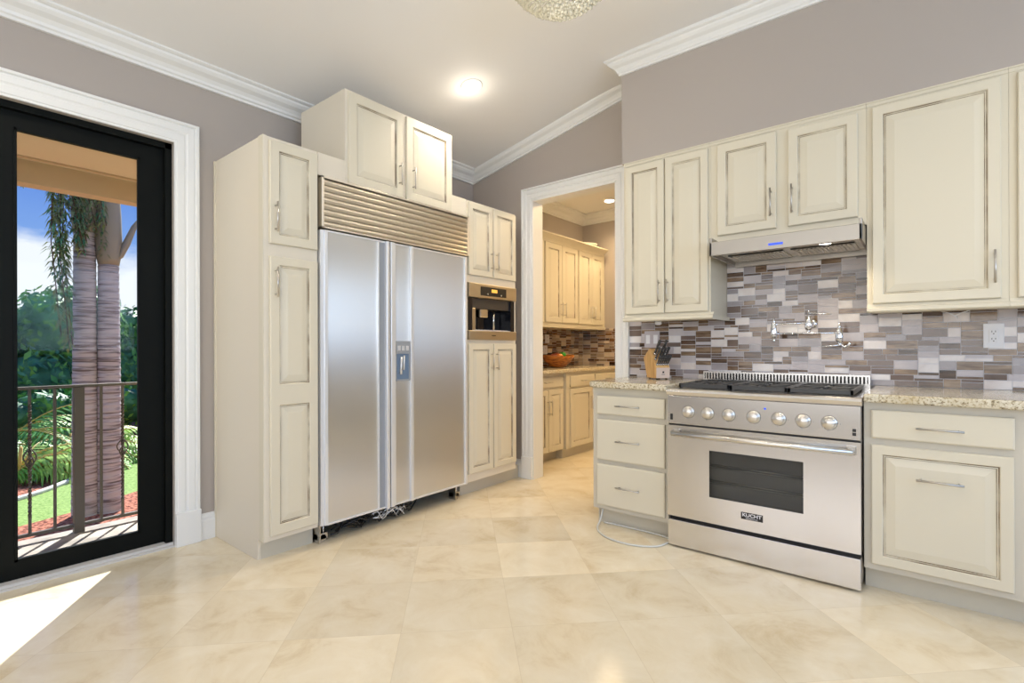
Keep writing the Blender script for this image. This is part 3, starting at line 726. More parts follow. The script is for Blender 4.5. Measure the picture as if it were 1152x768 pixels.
# oven door with window hole
mb = MB(); wz0, wz1, wx0, wx1 = .333, .596, -.953, -.485
for (a0, a1, b0, b1) in ((RXa, wx0, .186, .721), (wx1, RXb, .186, .721), (wx0, wx1, .186, wz0), (wx0, wx1, wz1, .721)): mb.fbox(RF, a0, a1, b0, b1, -.028, .015)
od = build('oven_door', mb, 'stainless_light', t)
mb = MB(); mb.fbox(RF, wx0, wx1, wz0, wz1, .004, .009); build('oven_window', mb, 'tinted_glass', od)
mb = MB(); mb.fbox(RF, wx0 - .03, wx1 + .03, wz0 - .02, wz1 + .02, -.039, -.037)
build('oven_interior', mb, 'oven_enamel', t)
for z in (.42, .51):
    mb = MB(); mb.tube([RF(wx0, z, -.022), RF(wx1, z, -.022)], .003, 6); mb.tube([RF(wx0, z - .012, -.022), RF(wx1, z - .012, -.022)], .0018, 6); build('oven_rack', mb, 'nickel', t)
mb = MB(); mb.tube([RF(-1.150, .680, .070), RF(-.270, .680, .070)], .0145, 16); hd_ = build('handle', mb, 'handle_steel', od)
for u in (-1.140, -.282):
    mb = MB(); mb.fbox(RF, u - .020, u + .020, .660, .702, .014, .030); mb.lathe(RF(u, .680, .030), [(.017, 0), (.015, .02), (.016, .042)], 16, 'Y')
    build('handle_bracket', mb, 'nickel', hd_, bevel=.003)
mb = MB(); bz = [(-.784, .262), (-.674, .262), (-.674, .292), (-.784, .292)]
mb.fbox(RF, -.784, -.674, .2475, .2855, .0145, .0165); bd = build('badge', mb, 'dark', od, bevel=.004)
def text(body, size, loc, rot, m, parent, name='lettering', ext=.0006, xs=1.0, bold=0):
    c = bpy.data.curves.new(name, 'FONT'); c.body = body; c.size = size; c.extrude = ext; c.align_x = 'CENTER'; c.align_y = 'CENTER'; c.offset = bold
    tmp = bpy.data.objects.new(name, c); me = bpy.data.meshes.new_from_object(tmp); bpy.data.objects.remove(tmp)
    me.materials.clear(); me.materials.append(MATS[m]); o = bpy.data.objects.new(name, me); COL.objects.link(o); o.parent = parent
    o.location = Vector(loc) - ORG[parent]; o.rotation_euler = rot; o.scale = (xs, 1, 1); return o
text('KUCHT', .0255, RF(-.729, .2710, .0168), (PI / 2, 0, 0), 'white_plastic', bd, xs=1.12, bold=.0006)
text('PROFESSIONAL', .0085, RF(-.729, .2545, .0168), (PI / 2, 0, 0), 'white_plastic', bd, xs=1.05)
mb = MB(); mb.fbox(RF, RXa, RXb, .160, .186, -.06, -.030); build('door_gap_shade', mb, 'dark', t)  # dark block stands for the shade in the gap below the oven door
mb = MB(); mb.fbox(RF, RXa + .001, RXb - .001, .012, .163, -.028, .012); build('kick_panel', mb, 'stainless_light', t, bevel=.004)
for x in (RXa + .05, RXb - .05):
    for y in (3.03, 3.55): mb = MB(); mb.lathe((x, y, 0), [(.02, 0), (.02, .01), (.012, .012), (.012, .035)], 12); build('foot', mb, 'dark', t)
# back guard with slots
mb = MB(); gx0, gx1 = -1.205, -.252; gy = WB - .062
mb.box(gx0, gx1, gy, gy + .05, .925, .962); mb.box(gx0, gx1, gy, gy + .05, 1.004, 1.014); n = 50; pw = (gx1 - gx0) / n
for i in range(n + 1): mb.box(gx0 + i * pw - .0045 + (.0045 if i == 0 else 0) - (.0045 if i == n else 0), gx0 + i * pw + .0045 + (.0045 if i == 0 else 0) - (.0045 if i == n else 0), gy, gy + .012, .962, 1.004)
bgp = build('back_guard', mb, 'stainless_light', t)
mb = MB(); mb.box(gx0 + .003, gx1 - .003, gy + .02, gy + .048, .962, 1.004); build('vent_interior', mb, 'dark', bgp)
# grates and burners
gw = .292
for i in range(3):
    x0 = -1.166 + i * (gw + .004); x1 = x0 + gw; y0, y1 = 3.035, 3.535; zc0, zc1 = .946, .962; b_ = .014
    mb = MB()
    mb.box(x0, x1, y0, y0 + b_, .938, zc1); mb.box(x0, x1, y1 - b_, y1, .938, zc1); mb.box(x0, x0 + b_, y0, y1, .938, zc1); mb.box(x1 - b_, x1, y0, y1, .938, zc1)
    xm, ym = (x0 + x1) / 2, (y0 + y1) / 2
    mb.box(x0, x1, ym - b_ / 2, ym + b_ / 2, .94, zc1)
    for cy in ((y0 + ym) / 2, (y1 + ym) / 2):
        for k in range(8):
            a_ = k * PI / 4
            ex = .134 if k % 2 == 0 and k % 4 == 0 else (.118 if k % 2 == 0 else .15)
            dx, dy = math.cos(a_), math.sin(a_); r0 = .040
            p0 = Vector((xm + dx * r0, cy + dy * r0, 0)); p1 = Vector((xm + dx * ex, cy + dy * ex, 0)); sd = Vector((-dy, dx, 0)) * .0055
            mb.hexa([p0 - sd + Vector((0, 0, .948)), p0 + sd + Vector((0, 0, .948)), p1 - sd + Vector((0, 0, .948)), p1 + sd + Vector((0, 0, .948)), p0 - sd + Vector((0, 0, zc1)), p0 + sd + Vector((0, 0, zc1)), p1 - sd + Vector((0, 0, zc1)), p1 + sd + Vector((0, 0, zc1))])
    for fx in (x0 + .004, x1 - .018):
        for fy in (y0 + .004, y1 - .018): mb.box(fx, fx + .014, fy, fy + .014, .9285, .94)
    build('grate', mb, 'cast_iron', t, bevel=.002, segs=1)
    for cy in ((y0 + ym) / 2, (y1 + ym) / 2):
        mb = MB(); mb.lathe((xm, cy, .929), [(.058, 0), (.055, .004), (.034, .006), (.034, .012), (.030, .016), (.0, .017)], 24); build('burner', mb, 'cast_iron', t)

# pot filler
t = thing('pot_filler', 'chrome folding pot filler tap mounted on the mosaic above the range', 'tap', (-.55, WB - .006, 1.34))
mb = MB()
def vase(c, h, r): # turned vertical barrel
    mb.lathe(c, [(0, -h * .62), (r * .45, -h * .6), (r * .5, -h * .52), (r * .3, -h * .47), (r * .8, -h * .42), (r, -h * .25), (r * .95, h * .1), (r * .6, h * .35), (r * .35, h * .42), (r * .45, h * .46), (r * .25, h * .52), (r * .15, h * .66), (0, h * .68)], 16)
vase((-.552, 3.52, 1.325), .095, .022)
mb.tube([(-.552, 3.52, 1.325), (-.552, WB - .006, 1.325)], .010); mb.lathe((-.552, WB - .008, 1.325), [(.03, 0), (.028, .006), (.014, .012)], 20, 'Y')
build('valve', mb, 'chrome', t)
mb = MB(); mb.tube([(-.552, 3.49, 1.385), (-.43, 3.50, 1.372)], .004, 8); mb.lathe((-.552, 3.52, 1.385), [(.006, 0), (.004, .015)], 10); build('lever', mb, 'chrome', t)
mb = MB(); mb.tube([(-.552, 3.52, 1.326), (-.735, 3.49, 1.322)], .0055); build('arm', mb, 'chrome', t)
mb = MB(); vase((-.737, 3.49, 1.285), .12, .019); build('elbow_joint', mb, 'chrome', t)
mb = MB(); mb.tube([(-.737, 3.49, 1.262), (-.392, 3.49, 1.262)], .0055); build('arm', mb, 'chrome', t)
mb = MB(); vase((-.392, 3.49, 1.250), .105, .020); mb.tube([(-.392, 3.49, 1.21), (-.375, 3.49, 1.185), (-.36, 3.49, 1.178), (-.345, 3.485, 1.19), (-.34, 3.48, 1.205)], .007); build('spout', mb, 'chrome', t)
mb = MB(); mb.tube([(-.392, 3.47, 1.19), (-.475, 3.46, 1.182)], [.006, .0035], 8); build('lever', mb, 'chrome', t)

# outlet and switches
def wall_plate(name, label, cat, P3, u0, u1, z0, z1, kind):
    t = thing(name, label, cat, P3((u0 + u1) / 2, z0, .006))
    mb = MB(); mb.fbox(P3, u0, u1, z0, z1, .005, .012); pl = build('cover_plate', mb, 'white_plastic' if kind == 'outlet' else 'plate_grey', t, bevel=.002)
    um, zm = (u0 + u1) / 2, (z0 + z1) / 2
    if kind == 'outlet':
        mb = MB(); mb.fbox(P3, um - .017, um + .017, zm - .035, zm + .035, .012, .0145); f = build('socket_face', mb, 'white_plastic', t, bevel=.001)
        mb = MB()
        for s in (-1, 1):
            for du in (-.007, .007): mb.fbox(P3, um + du - .0013, um + du + .0013, zm + s * .019 - .001, zm + s * .019 + .008, .0143, .0150)
            mb.fbox(P3, um - .0025, um + .0025, zm + s * .019 - .011, zm + s * .019 - .006, .0143, .0150)
        build('slots', mb, 'dark', f)
    else:
        n = kind; w = (u1 - u0) / n
        for i in range(n):
            c = u0 + (i + .5) * w; mb = MB(); mb.fbox(P3, c - .016, c + .016, zm - .033, zm + .033, .012, .0165); build('rocker', mb, 'white_plastic', t, bevel=.001)
    return t
wall_plate('electrical_outlet', 'white double electrical outlet on the mosaic right of the range', 'outlet', PBW, .232, .312, 1.172, 1.300, 'outlet')
wall_plate('light_switch', 'white double light switch plate on the mosaic behind the knife block', 'light switch', PBW, -1.665, -1.545, 1.178, 1.303, 2)
# under-cabinet bits
mb = MB(); mb.lathe((-1.47, 3.44, 1.338), [(.012, 0), (.024, .006), (.022, .030), (.012, .032)], 16); o = build('puck_light', mb, 'white_plastic', origin=(-1.47, 3.44, 1.338)); tag(o, 'small white puck light under the cabinet above the knife block', 'light')
mb = MB(); mb.tube([(.06, 3.44, 1.362), (.09, 3.43, 1.352), (.115, 3.43, 1.335), (.125, 3.43, 1.325)], .0025, 6); mb.tube([(.115, 3.43, 1.337), (.14, 3.44, 1.352), (.17, 3.44, 1.362)], .0025, 6)
o = build('wire', mb, 'white_plastic', origin=(.115, 3.43, 1.33)); tag(o, 'thin white wire hanging under the broad wall cabinet right of the hood', 'wire')

# clear hose under the drawers
pts = [(-1.684, 3.03, .112), (-1.690, 3.02, .06), (-1.688, 2.985, .02), (-1.672, 2.93, .008), (-1.62, 2.86, .007), (-1.54, 2.805, .007), (-1.46, 2.785, .007), (-1.38, 2.785, .007), (-1.30, 2.81, .007), (-1.235, 2.86, .007), (-1.212, 2.92, .008), (-1.208, 2.99, .008), (-1.26, 3.035, .008), (-1.4, 3.045, .008), (-1.6, 3.04, .008), (-1.68, 3.035, .008)]
def smooth_path(p, n=5):
    out = []; P = [Vector(q) for q in p]
    for i in range(len(P) - 1):
        a_, b_, c_, d_ = P[max(i - 1, 0)], P[i], P[i + 1], P[min(i + 2, len(P) - 1)]
        for k in range(n):
            s = k / n; out.append(.5 * ((2 * b_) + (c_ - a_) * s + (2 * a_ - 5 * b_ + 4 * c_ - d_) * s * s + (3 * b_ - a_ - 3 * c_ + d_) * s ** 3))
    out.append(P[-1]); return out
mb = MB(); mb.tube(smooth_path(pts), .0055, 8); o = build('plastic_hose', mb, 'clear_hose', origin=(-1.45, 2.9, 0)); tag(o, 'thin clear plastic hose looped on the floor in front of the drawer cabinet', 'hose')

# ------------------------------------------------------------------ knife block and knives
BK = Vector((-1.475, 3.46, .955)); ang = math.radians(52)
ex = Vector((math.cos(ang), math.sin(ang), 0)); ey = Vector((-math.sin(ang), math.cos(ang), 0))
def kb(x, y, z): return BK + ex * x + ey * y + Vector((0, 0, z))
t = thing('knife_block', 'light wooden knife block with slanted top on the left countertop', 'knife block', BK)
# side profile in (y, z): front face low, back tall; slots on the slanted top facing front and up
prof = [(-.055, .008), (-.060, .085), (.045, .215), (.130, .150), (.075, .008)]
w = .052
mb = MB(); mb.loft([kb(-w, y, z) for y, z in prof], [kb(w, y, z) for y, z in prof]); bl = build('block', mb, 'block_wood', t, bevel=.003)
mb = MB(); mb.hexa([kb(-w + .001, -.0595, .010), kb(w - .001, -.0595, .010), kb(-w + .001, -.053, .010), kb(w - .001, -.053, .010), kb(-w + .001, -.0635, .082), kb(w - .001, -.0635, .082), kb(-w + .001, -.057, .082), kb(w - .001, -.057, .082)])
fp = build('front_plate', mb, 'block_pale', t, bevel=.001)
mb = MB(); mb.hexa([kb(-.006, -.0632, .045), kb(.006, -.0632, .045), kb(-.006, -.060, .045), kb(.006, -.060, .045), kb(-.006, -.0645, .057), kb(.006, -.0645, .057), kb(-.006, -.060, .057), kb(.006, -.060, .057)]); mb.hexa([kb(-.012, -.0625, .034), kb(.012, -.0625, .034), kb(-.012, -.060, .034), kb(.012, -.060, .034), kb(-.012, -.0628, .037), kb(.012, -.0628, .037), kb(-.012, -.060, .037), kb(.012, -.060, .037)])
build('printed_mark', mb, 'dark', fp)
for x in (-.035, .035):
    for y in (-.04, .06): mb = MB(); mb.lathe(kb(x, y, 0), [(.008, 0), (.008, .009)], 10); build('foot', mb, 'dark', t)
nrm = (ey * -.130 + Vector((0, 0, .105))).normalized()   # out of the slanted top
alo = (ey * .105 + Vector((0, 0, .130))).normalized()    # along it, upwards
def surf(x, s): return kb(x, -.060, .085) + alo * s
def knife(x, s, hl, r, label, lean=0.0, cat='knife'):
    b0 = surf(x, s) + nrm * -.004; dirn = (nrm + Vector((0, 0, .55)) + ex * lean).normalized()
    t = thing('kitchen_knife', label, cat, b0, 'knives in the block')
    side = dirn.cross(ex).normalized()
    def sec(c, a_, b_): return [c + ex * (a_ * math.cos(q)) + side * (b_ * math.sin(q)) for q in [2 * PI * i / 10 for i in range(10)]]
    st_ = [(0.012, .75), (.02, .95), (.35, .85), (.6, 1.0), (.9, 1.15), (1.0, .9)]
    mb = MB()
    for (p, k1), (q, k2) in zip(st_[:-1], st_[1:]): mb.loft(sec(b0 + dirn * hl * p, r * k1 * .62, r * k1), sec(b0 + dirn * hl * q, r * k2 * .62, r * k2), 0, True, caps=True)
    build('handle', mb, 'cast_iron', t)
    mb = MB(); mb.loft(sec(b0 - dirn * .004, r * .5, r * .85), sec(b0 + dirn * .014, r * .6, r), 0, True); build('bolster', mb, 'chrome', t)
    mb = MB()
    for p in (.3, .55, .8):
        c = b0 + dirn * hl * p; mb.tube([c - ex * r * .68, c + ex * r * .68], .0022, 8)
    build('rivet', mb, 'chrome', t)
gk = 'black-handled kitchen knife standing in the wooden block beside look-alikes'
for i in range(6): knife(-.040 + i * .016, .022, .085, .009, 'short black-handled steak knife in the lowest row of the knife block', .10)
for i in range(4): knife(-.036 + i * .024, .070, .105, .0105, 'black-handled knife in the middle row of the knife block', .10)
for i in range(2): knife(-.026 + i * .05, .118, .120, .0125, 'large black-handled knife in the top row of the knife block', .12)
# scissors
b0 = surf(.030, .098); d_ = (nrm + Vector((0, 0, .5)) + ex * .12).normalized()
t = thing('kitchen_scissors', 'black-handled kitchen scissors at the right of the knife block', 'scissors', b0)
mb = MB(); sd = ex
for s in (-1, 1):
    c = b0 + d_ * .055 + sd * (.014 * s); mb.tube([c + d_ * (.024 * math.cos(q)) + sd * (.013 * math.sin(q)) for q in [2 * PI * i / 14 for i in range(15)]], .004, 8, caps=False)
mb.tube([b0, b0 + d_ * .034], .007, 8); build('handle', mb, 'cast_iron', t)
mb = MB(); mb.tube([b0 - d_ * .01, b0 + d_ * .006], .008, 8); build('blade_root', mb, 'chrome', t)

# ------------------------------------------------------------------ lights of the room, some of them added
def downlight(x, y, z, tilt, label, e, nm='recessed_ceiling_light', glow='lamp_glow', col=(1, .88, .72), grp=None, spot=None):
    t = thing(nm, label, 'ceiling light', (x, y, z), grp)
    mb = MB(); mb.lathe((x, y, z), [(.052, 0), (.072, -.004), (.078, -.003), (.078, .004)], 32); a1 = build('trim_ring', mb, 'trim_white', t)
    mb = MB(); mb.lathe((x, y, z - .001), [(.052, 0), (.046, -.006), (.0, -.012)], 28); a2 = build('lens', mb, glow, t)
    t.rotation_euler = (0, tilt, 0)
    l = light('downlight_beam', 'SPOT', (x, y, z - .03), e, col, aim=(0, 0, -1), spot_size=math.radians(140), spot_blend=.8, shadow_soft_size=.06)
    return t
sl = -math.atan(.206)
downlight(-2.535, 2.655, ZC(-2.535) - .002, sl, 'bright recessed ceiling light glowing above the refrigerator', 42)
light('downlight_halo', 'POINT', (-2.535, 2.655, ZC(-2.535) - .10), 1.2, (1, .9, .75), shadow_soft_size=.05)
downlight(-2.60, .4, ZC(-2.60) - .002, sl, 'added unseen recessed light nearer the patio door', 30)  # this and the next three are out of view, added to light the kitchen
downlight(-.6, 1.2, 3.218, 0, 'added unseen recessed light over the middle of the kitchen', 42)
downlight(.9, 2.2, 3.218, 0, 'added unseen recessed light over the right countertop', 42)
downlight(1.2, -.6, 3.218, 0, 'added unseen recessed light behind the camera', 42)
downlight(-2.845, 5.28, 2.878, 0, 'bright recessed light in the ceiling of the pantry beyond the doorway', 45, col=(1, .74, .42))
light('pantry_added_fill', 'AREA', (-1.6, 4.7, 2.84), 42, (1, .72, .38), aim=(0, 0, -1), shape='RECTANGLE', size=1.0, size_y=.6)  # fill added to brighten the pantry, no fixture behind it

# crystal chandelier, a beaded dome close to the ceiling
C0 = Vector((-1.44, 2.16, 3.22))
t = thing('crystal_chandelier', 'round crystal-beaded ceiling lamp cut off by the top edge of the photo', 'chandelier', C0)
mb = MB(); mb.lathe(C0, [(.12, 0), (.12, -.012), (.10, -.02)], 32); build('ceiling_plate', mb, 'chrome', t)
mb = MB(); mb.lathe(C0, [(.285, -.02), (.29, -.024), (.285, -.03), (.275, -.024)], 48); build('rim', mb, 'chrome', t)
random.seed(2); mb = MB(); R0 = .30
ico = bmesh.new(); bmesh.ops.create_icosphere(ico, subdivisions=1, radius=1); iv = [v.co.copy() for v in ico.verts]; jf = [tuple(v.index for v in f.verts) for f in ico.faces]; ico.free()
N = 850; ga = PI * (3 - math.sqrt(5))
for i in range(N):
    z = -(i + .5) / N; rr = math.sqrt(1 - z * z); a_ = i * ga
    p = C0 + Vector((rr * math.cos(a_), rr * math.sin(a_), z * 1.0)) * R0 * (1 + .012 * (i % 3)) + Vector((0, 0, -.01)); q = .0105 + .002 * (i % 2)
    mb.add([p + v * q for v in iv], jf, 0, False)
o = build('crystal_beads', mb, 'crystal', t); o['kind'] = 'stuff'
mb = MB()
for i in range(4):
    a_ = i * PI / 2; c = C0 + Vector((.12 * math.cos(a_), .12 * math.sin(a_), -.10)); mb.lathe(c, [(0, -.03), (.022, -.022), (.028, 0), (.020, .024), (.012, .05)], 14)
build('bulb', mb, 'hood_lamp_glow', t)
light('chandelier_light', 'POINT', C0 + Vector((0, 0, -.75)), 6, (1, .93, .82), shadow_soft_size=.25)

# ------------------------------------------------------------------ pantry room furniture
mosaic(lambda u, z, d: (WL + d, u, z), 3.80, PYB - .006, .955, 1.42, 21, tiles=PTILES)
mosaic(lambda u, z, d: (u, PYB - d, z), WL + .006, -1.6, .955, 1.42, 22, tiles=PTILES)
PM = CM
t = thing('pantry_base_cabinet', 'warm-lit cream base cabinet with recessed toe kick nearest the doorway', 'cabinet', (-3.0, 3.80, 0))
mb = MB(); mb.box(WL + .008, -3.0, 3.79, 4.535, .10, .914); build('body', mb, 'cream_paint', t)
mb = MB(); mb.box(WL + .03, -3.09, 3.79, 4.535, 0, .10); build('toe_kick', mb, 'cream_toe', t)
drawer(t, FPB, 3.92, 4.515, .768, .880, hl=.13); door(t, FPB, 3.92, 4.238, .115, .745, 4.218, .565, .155, st=.05); door(t, FPB, 4.246, 4.515, .115, .745, 4.270, .565, .155, st=.05)
t = thing('pantry_base_cabinet', 'cream base cabinet standing proud of its neighbour under the far end of the pantry countertop', 'cabinet', (-2.96, 4.54, 0))
mb = MB(); mb.box(WL + .008, -2.96, 4.536, PYB - .02, .10, .914); build('body', mb, 'cream_paint', t)
mb = MB(); mb.box(WL + .03, -3.01, 4.536, PYB - .02, 0, .10); build('toe_kick', mb, 'cream_toe', t)
drawer(t, FPC, 4.60, 5.10, .758, .878, hl=.13); drawer(t, FPC, 5.13, 5.66, .758, .878, hl=.13)
door(t, FPC, 4.60, 5.04, .112, .735, 5.01, .565, .155, st=.05); door(t, FPC, 5.05, 5.66, .112, .735, 5.08, .565, .155, st=.05)
mb = MB(); mb.box(WL + .008, -2.925, 3.785, PYB - .008, .915, .955); o = build('pantry_countertop', mb, 'granite', origin=(-2.925, 3.785, .915), bevel=.01, segs=3); tag(o, 'granite countertop in the pantry with the wooden fruit bowl on it', 'countertop')
for (u0, u1, lab, um) in ((3.80, 4.396, 'pantry wall cabinet partly hidden behind the doorway casing', 4.10), (4.397, 5.068, 'middle two-door pantry wall cabinet seen through the doorway', 4.727), (5.069, PYB - .006, 'farthest two-door pantry wall cabinet against the back wall', 5.372)):
    t = thing('pantry_wall_cabinet', lab, 'cabinet', (-3.15, u0, 1.40))
    mb = MB(); mb.box(WL + .008, -3.15, u0, u1, 1.425, 2.345); build('body', mb, 'cream_paint', t)
    prof = [(0, 0), (.012, .0), (.016, .03), (.0, .035)]
    mb = MB(); mb.loft([(-3.15 + d, u0, 1.400 + z) for d, z in prof], [(-3.15 + d, u1, 1.400 + z) for d, z in prof]); mb.box(WL + .008, -3.15, u0, u1, 1.400, 1.425); build('light_rail', mb, 'cream_paint', t)
    a0, a1 = u0 + .012, min(u1, 5.66) - .012
    door(t, FPU, a0, um - .003, 1.455, 2.312, um - .035, 1.60, .15, st=.055); door(t, FPU, um + .003, a1, 1.455, 2.312, um + .035, 1.60, .15, st=.055)
    cpf = [(0, 0), (.010, .0), (.012, .012), (.030, .030), (.070, .058), (.086, .066), (.086, .078), (0, .078)]
    mb = MB(); mb.loft([(-3.15 + d, u0, 2.318 + z) for d, z in cpf], [(-3.15 + d, u1 if u1 < 5.5 else 5.66, 2.318 + z) for d, z in cpf]); build('cornice', mb, 'cream_paint', t)
# dish on top of the far cabinet
mb = MB(); mb.lathe((-3.30, 5.45, 2.347), [(0, 0), (.06, 0), (.10, .03), (.17, .10), (.175, .105), (.16, .10), (.09, .04), (0, .02)], 28)
o = build('platter', mb, 'trim_white', origin=(-3.30, 5.45, 2.347)); tag(o, 'white dish on top of the farthest pantry cabinet', 'dish')
# fruit bowl
BC = Vector((-3.24, 4.80, .956))
mb = MB(); prof = [(0, 0), (.07, 0), (.10, .012), (.16, .055), (.205, .105), (.215, .125), (.205, .127), (.15, .075), (.09, .03), (0, .02)]
mb.lathe(BC, prof, 36)
for v in mb.v:
    r = v - BC; v.y = BC.y + r.y * 1.15; v.x = BC.x + r.x * .72; v.z += .018 * (abs(r.y) / .215) ** 2 * (1 if r.z > .05 else 0)
o = build('wooden_bowl', mb, 'bowl_wood', origin=BC); tag(o, 'oval wooden bowl of fruit on the pantry countertop', 'bowl')
for (dx, dy, dz, r, m_, lab) in ((0, -.09, .115, .045, 'fruit_red', 'dark red fruit at the left of the wooden bowl'), (.03, -.02, .12, .043, 'fruit_orange', 'orange fruit in the middle of the wooden bowl'), (-.03, .03, .13, .042, 'fruit_red', 'dark red fruit behind the green one in the bowl'), (.0, .085, .135, .045, 'fruit_green', 'bright green fruit at the right of the wooden bowl')):
    c = BC + Vector((dx, dy, dz)); mb = MB(); mb.lathe(c, [(0, -r), (r * .4, -r * .95), (r * .8, -r * .6), (r, 0), (r * .85, r * .55), (r * .4, r * .85), (.004, r * .72)], 18)
    o = build('fruit', mb, m_, origin=c, ); tag(o, lab, 'fruit', 'fruit in the wooden bowl')
    mb = MB(); mb.tube([c + Vector((0, 0, r * .7)), c + Vector((.004, 0, r * 1.1))], .003, 6); ORG[o] = c; build('stem', mb, 'trunk_ring', o)
PW = lambda u, z, d: (WL + d, u, z)
wall_plate('electrical_outlet', 'upper of two pale plates on the pantry mosaic left of the bowl', 'outlet', PW, 4.86, 4.94, 1.235, 1.335, 'outlet')
wall_plate('electrical_outlet', 'lower pale plate on the pantry mosaic just above the bowl', 'outlet', PW, 4.82, 4.90, 1.105, 1.205, 'outlet')

# ------------------------------------------------------------------ outside
mb = MB(); mb.box(-4.43, -3.67, -3.0, 6.0, -.25, -.03); struct('balcony_deck', mb, 'deck_stone')
mb = MB(); mb.box(-5.0, -3.67, -3.0, 6.0, 2.50, 2.72, 0); mb.box(-5.0, -4.86, -3.0, 6.0, 2.338, 2.55, 1); mb.box(-4.80, -4.77, -3.0, 6.0, 2.487, 2.502, 1)
struct('eave', mb, ['stucco', 'stucco_tan'])
mb = MB(); mb.box(-3.80, -3.672, -3.0, DY0 - .01, -.3, 2.75); mb.box(-3.80, -3.672, DY1 + .01, 6.0, -.3, 2.75); struct('wall_exterior', mb, 'stucco')
# railing
t = thing('balcony_railing', 'brown iron balcony railing with twisted balusters outside the glass door', 'railing', (-4.35, .82, -.03))
RXX = -4.35
mb = MB(); mb.box(RXX - .02, RXX + .02, -2.5, 5.5, .925, .944); build('top_rail', mb, 'iron_rail', t, bevel=.004)
mb = MB(); mb.box(RXX - .012, RXX + .012, -2.5, 5.5, .008, .028); build('bottom_rail', mb, 'iron_rail', t)
for y in (.792, -1.05, 2.65): mb = MB(); mb.box(RXX - .027, RXX + .027, y - .027, y + .027, -.03, .925); build('post', mb, 'iron_rail', t, bevel=.002)
def baluster(y, twist):
    mb = MB(); r = .0075
    if not twist: mb.box(RXX - r, RXX + r, y - r, y + r, .028, .925)
    else:
        zs_ = [.028 + (.897) * i / 60 for i in range(61)]; vs = []
        for z in zs_:
            f_ = (z - .13) / .70; ro = 0 if f_ < 0 else (f_ * 14 * PI / 1 if f_ < 1 else 14 * PI)
            for k in range(4): a_ = ro + PI / 4 + k * PI / 2; vs.append((RXX + r * 1.4 * math.cos(a_), y + r * 1.4 * math.sin(a_), z))
        mb.add(vs, [(i * 4 + k, i * 4 + (k + 1) % 4, i * 4 + 4 + (k + 1) % 4, i * 4 + 4 + k) for i in range(60) for k in range(4)])
        for k in range(4):
            a_ = k * PI / 2; mb.tube([(RXX + .032 * math.sin(PI * s) * math.cos(a_ + s * 2.2), y + .032 * math.sin(PI * s) * math.sin(a_ + s * 2.2), .43 + .13 * s) for s in [j / 10 for j in range(11)]], .0042, 6)
    return build('baluster', mb, 'iron_rail', t)
i = 0; ys = []
y = .792 - .122 * 2
for k in range(-16, 22):
    yy = .792 + k * .1185
    if any(abs(yy - p) < .05 for p in (.792, -1.05, 2.65)): continue
    if -1.6 < yy < 2.6: baluster(yy, k % 4 == 2)

# ground levels
Z0 = -.70
mb = MB(); mb.box(-60, -4.0, -40, 60, Z0 - .3, Z0 - .02); o = struct('ground', mb, 'soil')
def patch(name, pts, z, m_):
    mb = MB(); mb.prism([(x, y_, z - .06) for x, y_ in pts], (0, 0, 0), (0, 0, .06)); return struct(name, mb, m_)
patch('ground_mulch', [(-4.2, -3), (-4.2, 7), (-9.6, 7.0), (-8.55, 3.0), (-8.02, 2.03), (-7.58, 1.32), (-7.38, .79), (-6.9, -1.2), (-6.8, -3)], Z0 + .012, 'mulch')
patch('lawn', [(-6.8, -3), (-6.9, -1.2), (-7.38, .79), (-7.58, 1.32), (-8.02, 2.03), (-8.55, 3.0), (-9.6, 7), (-14.5, 7), (-11.1, 2.89), (-9.37, 1.62), (-8.68, .96), (-8.1, -.2), (-7.8, -3)], Z0 + .004, 'grass')
cpts = [(-7.8, -3), (-8.1, -.2), (-8.70, .96), (-9.39, 1.62), (-11.15, 2.89), (-14.6, 7)]
mb = MB(); mb.tube(smooth_path([(x, y_, Z0 + .02) for x, y_ in cpts]), .035, 8); o = build('lawn_edging', mb, 'curb', origin=(-9.4, 1.6, Z0)); tag(o, 'pale concrete edging curving along the far side of the lawn', 'edging')
patch('ground_mulch_far', [(-7.85, -3), (-8.15, -.2), (-8.73, .96), (-9.42, 1.62), (-11.2, 2.89), (-14.7, 7), (-18, 7), (-16, -3)], Z0 + .002, 'mulch')
patch('road', [(-21, -10), (-21, 30), (-26, 30), (-26, -10)], Z0 + .01, 'asphalt')

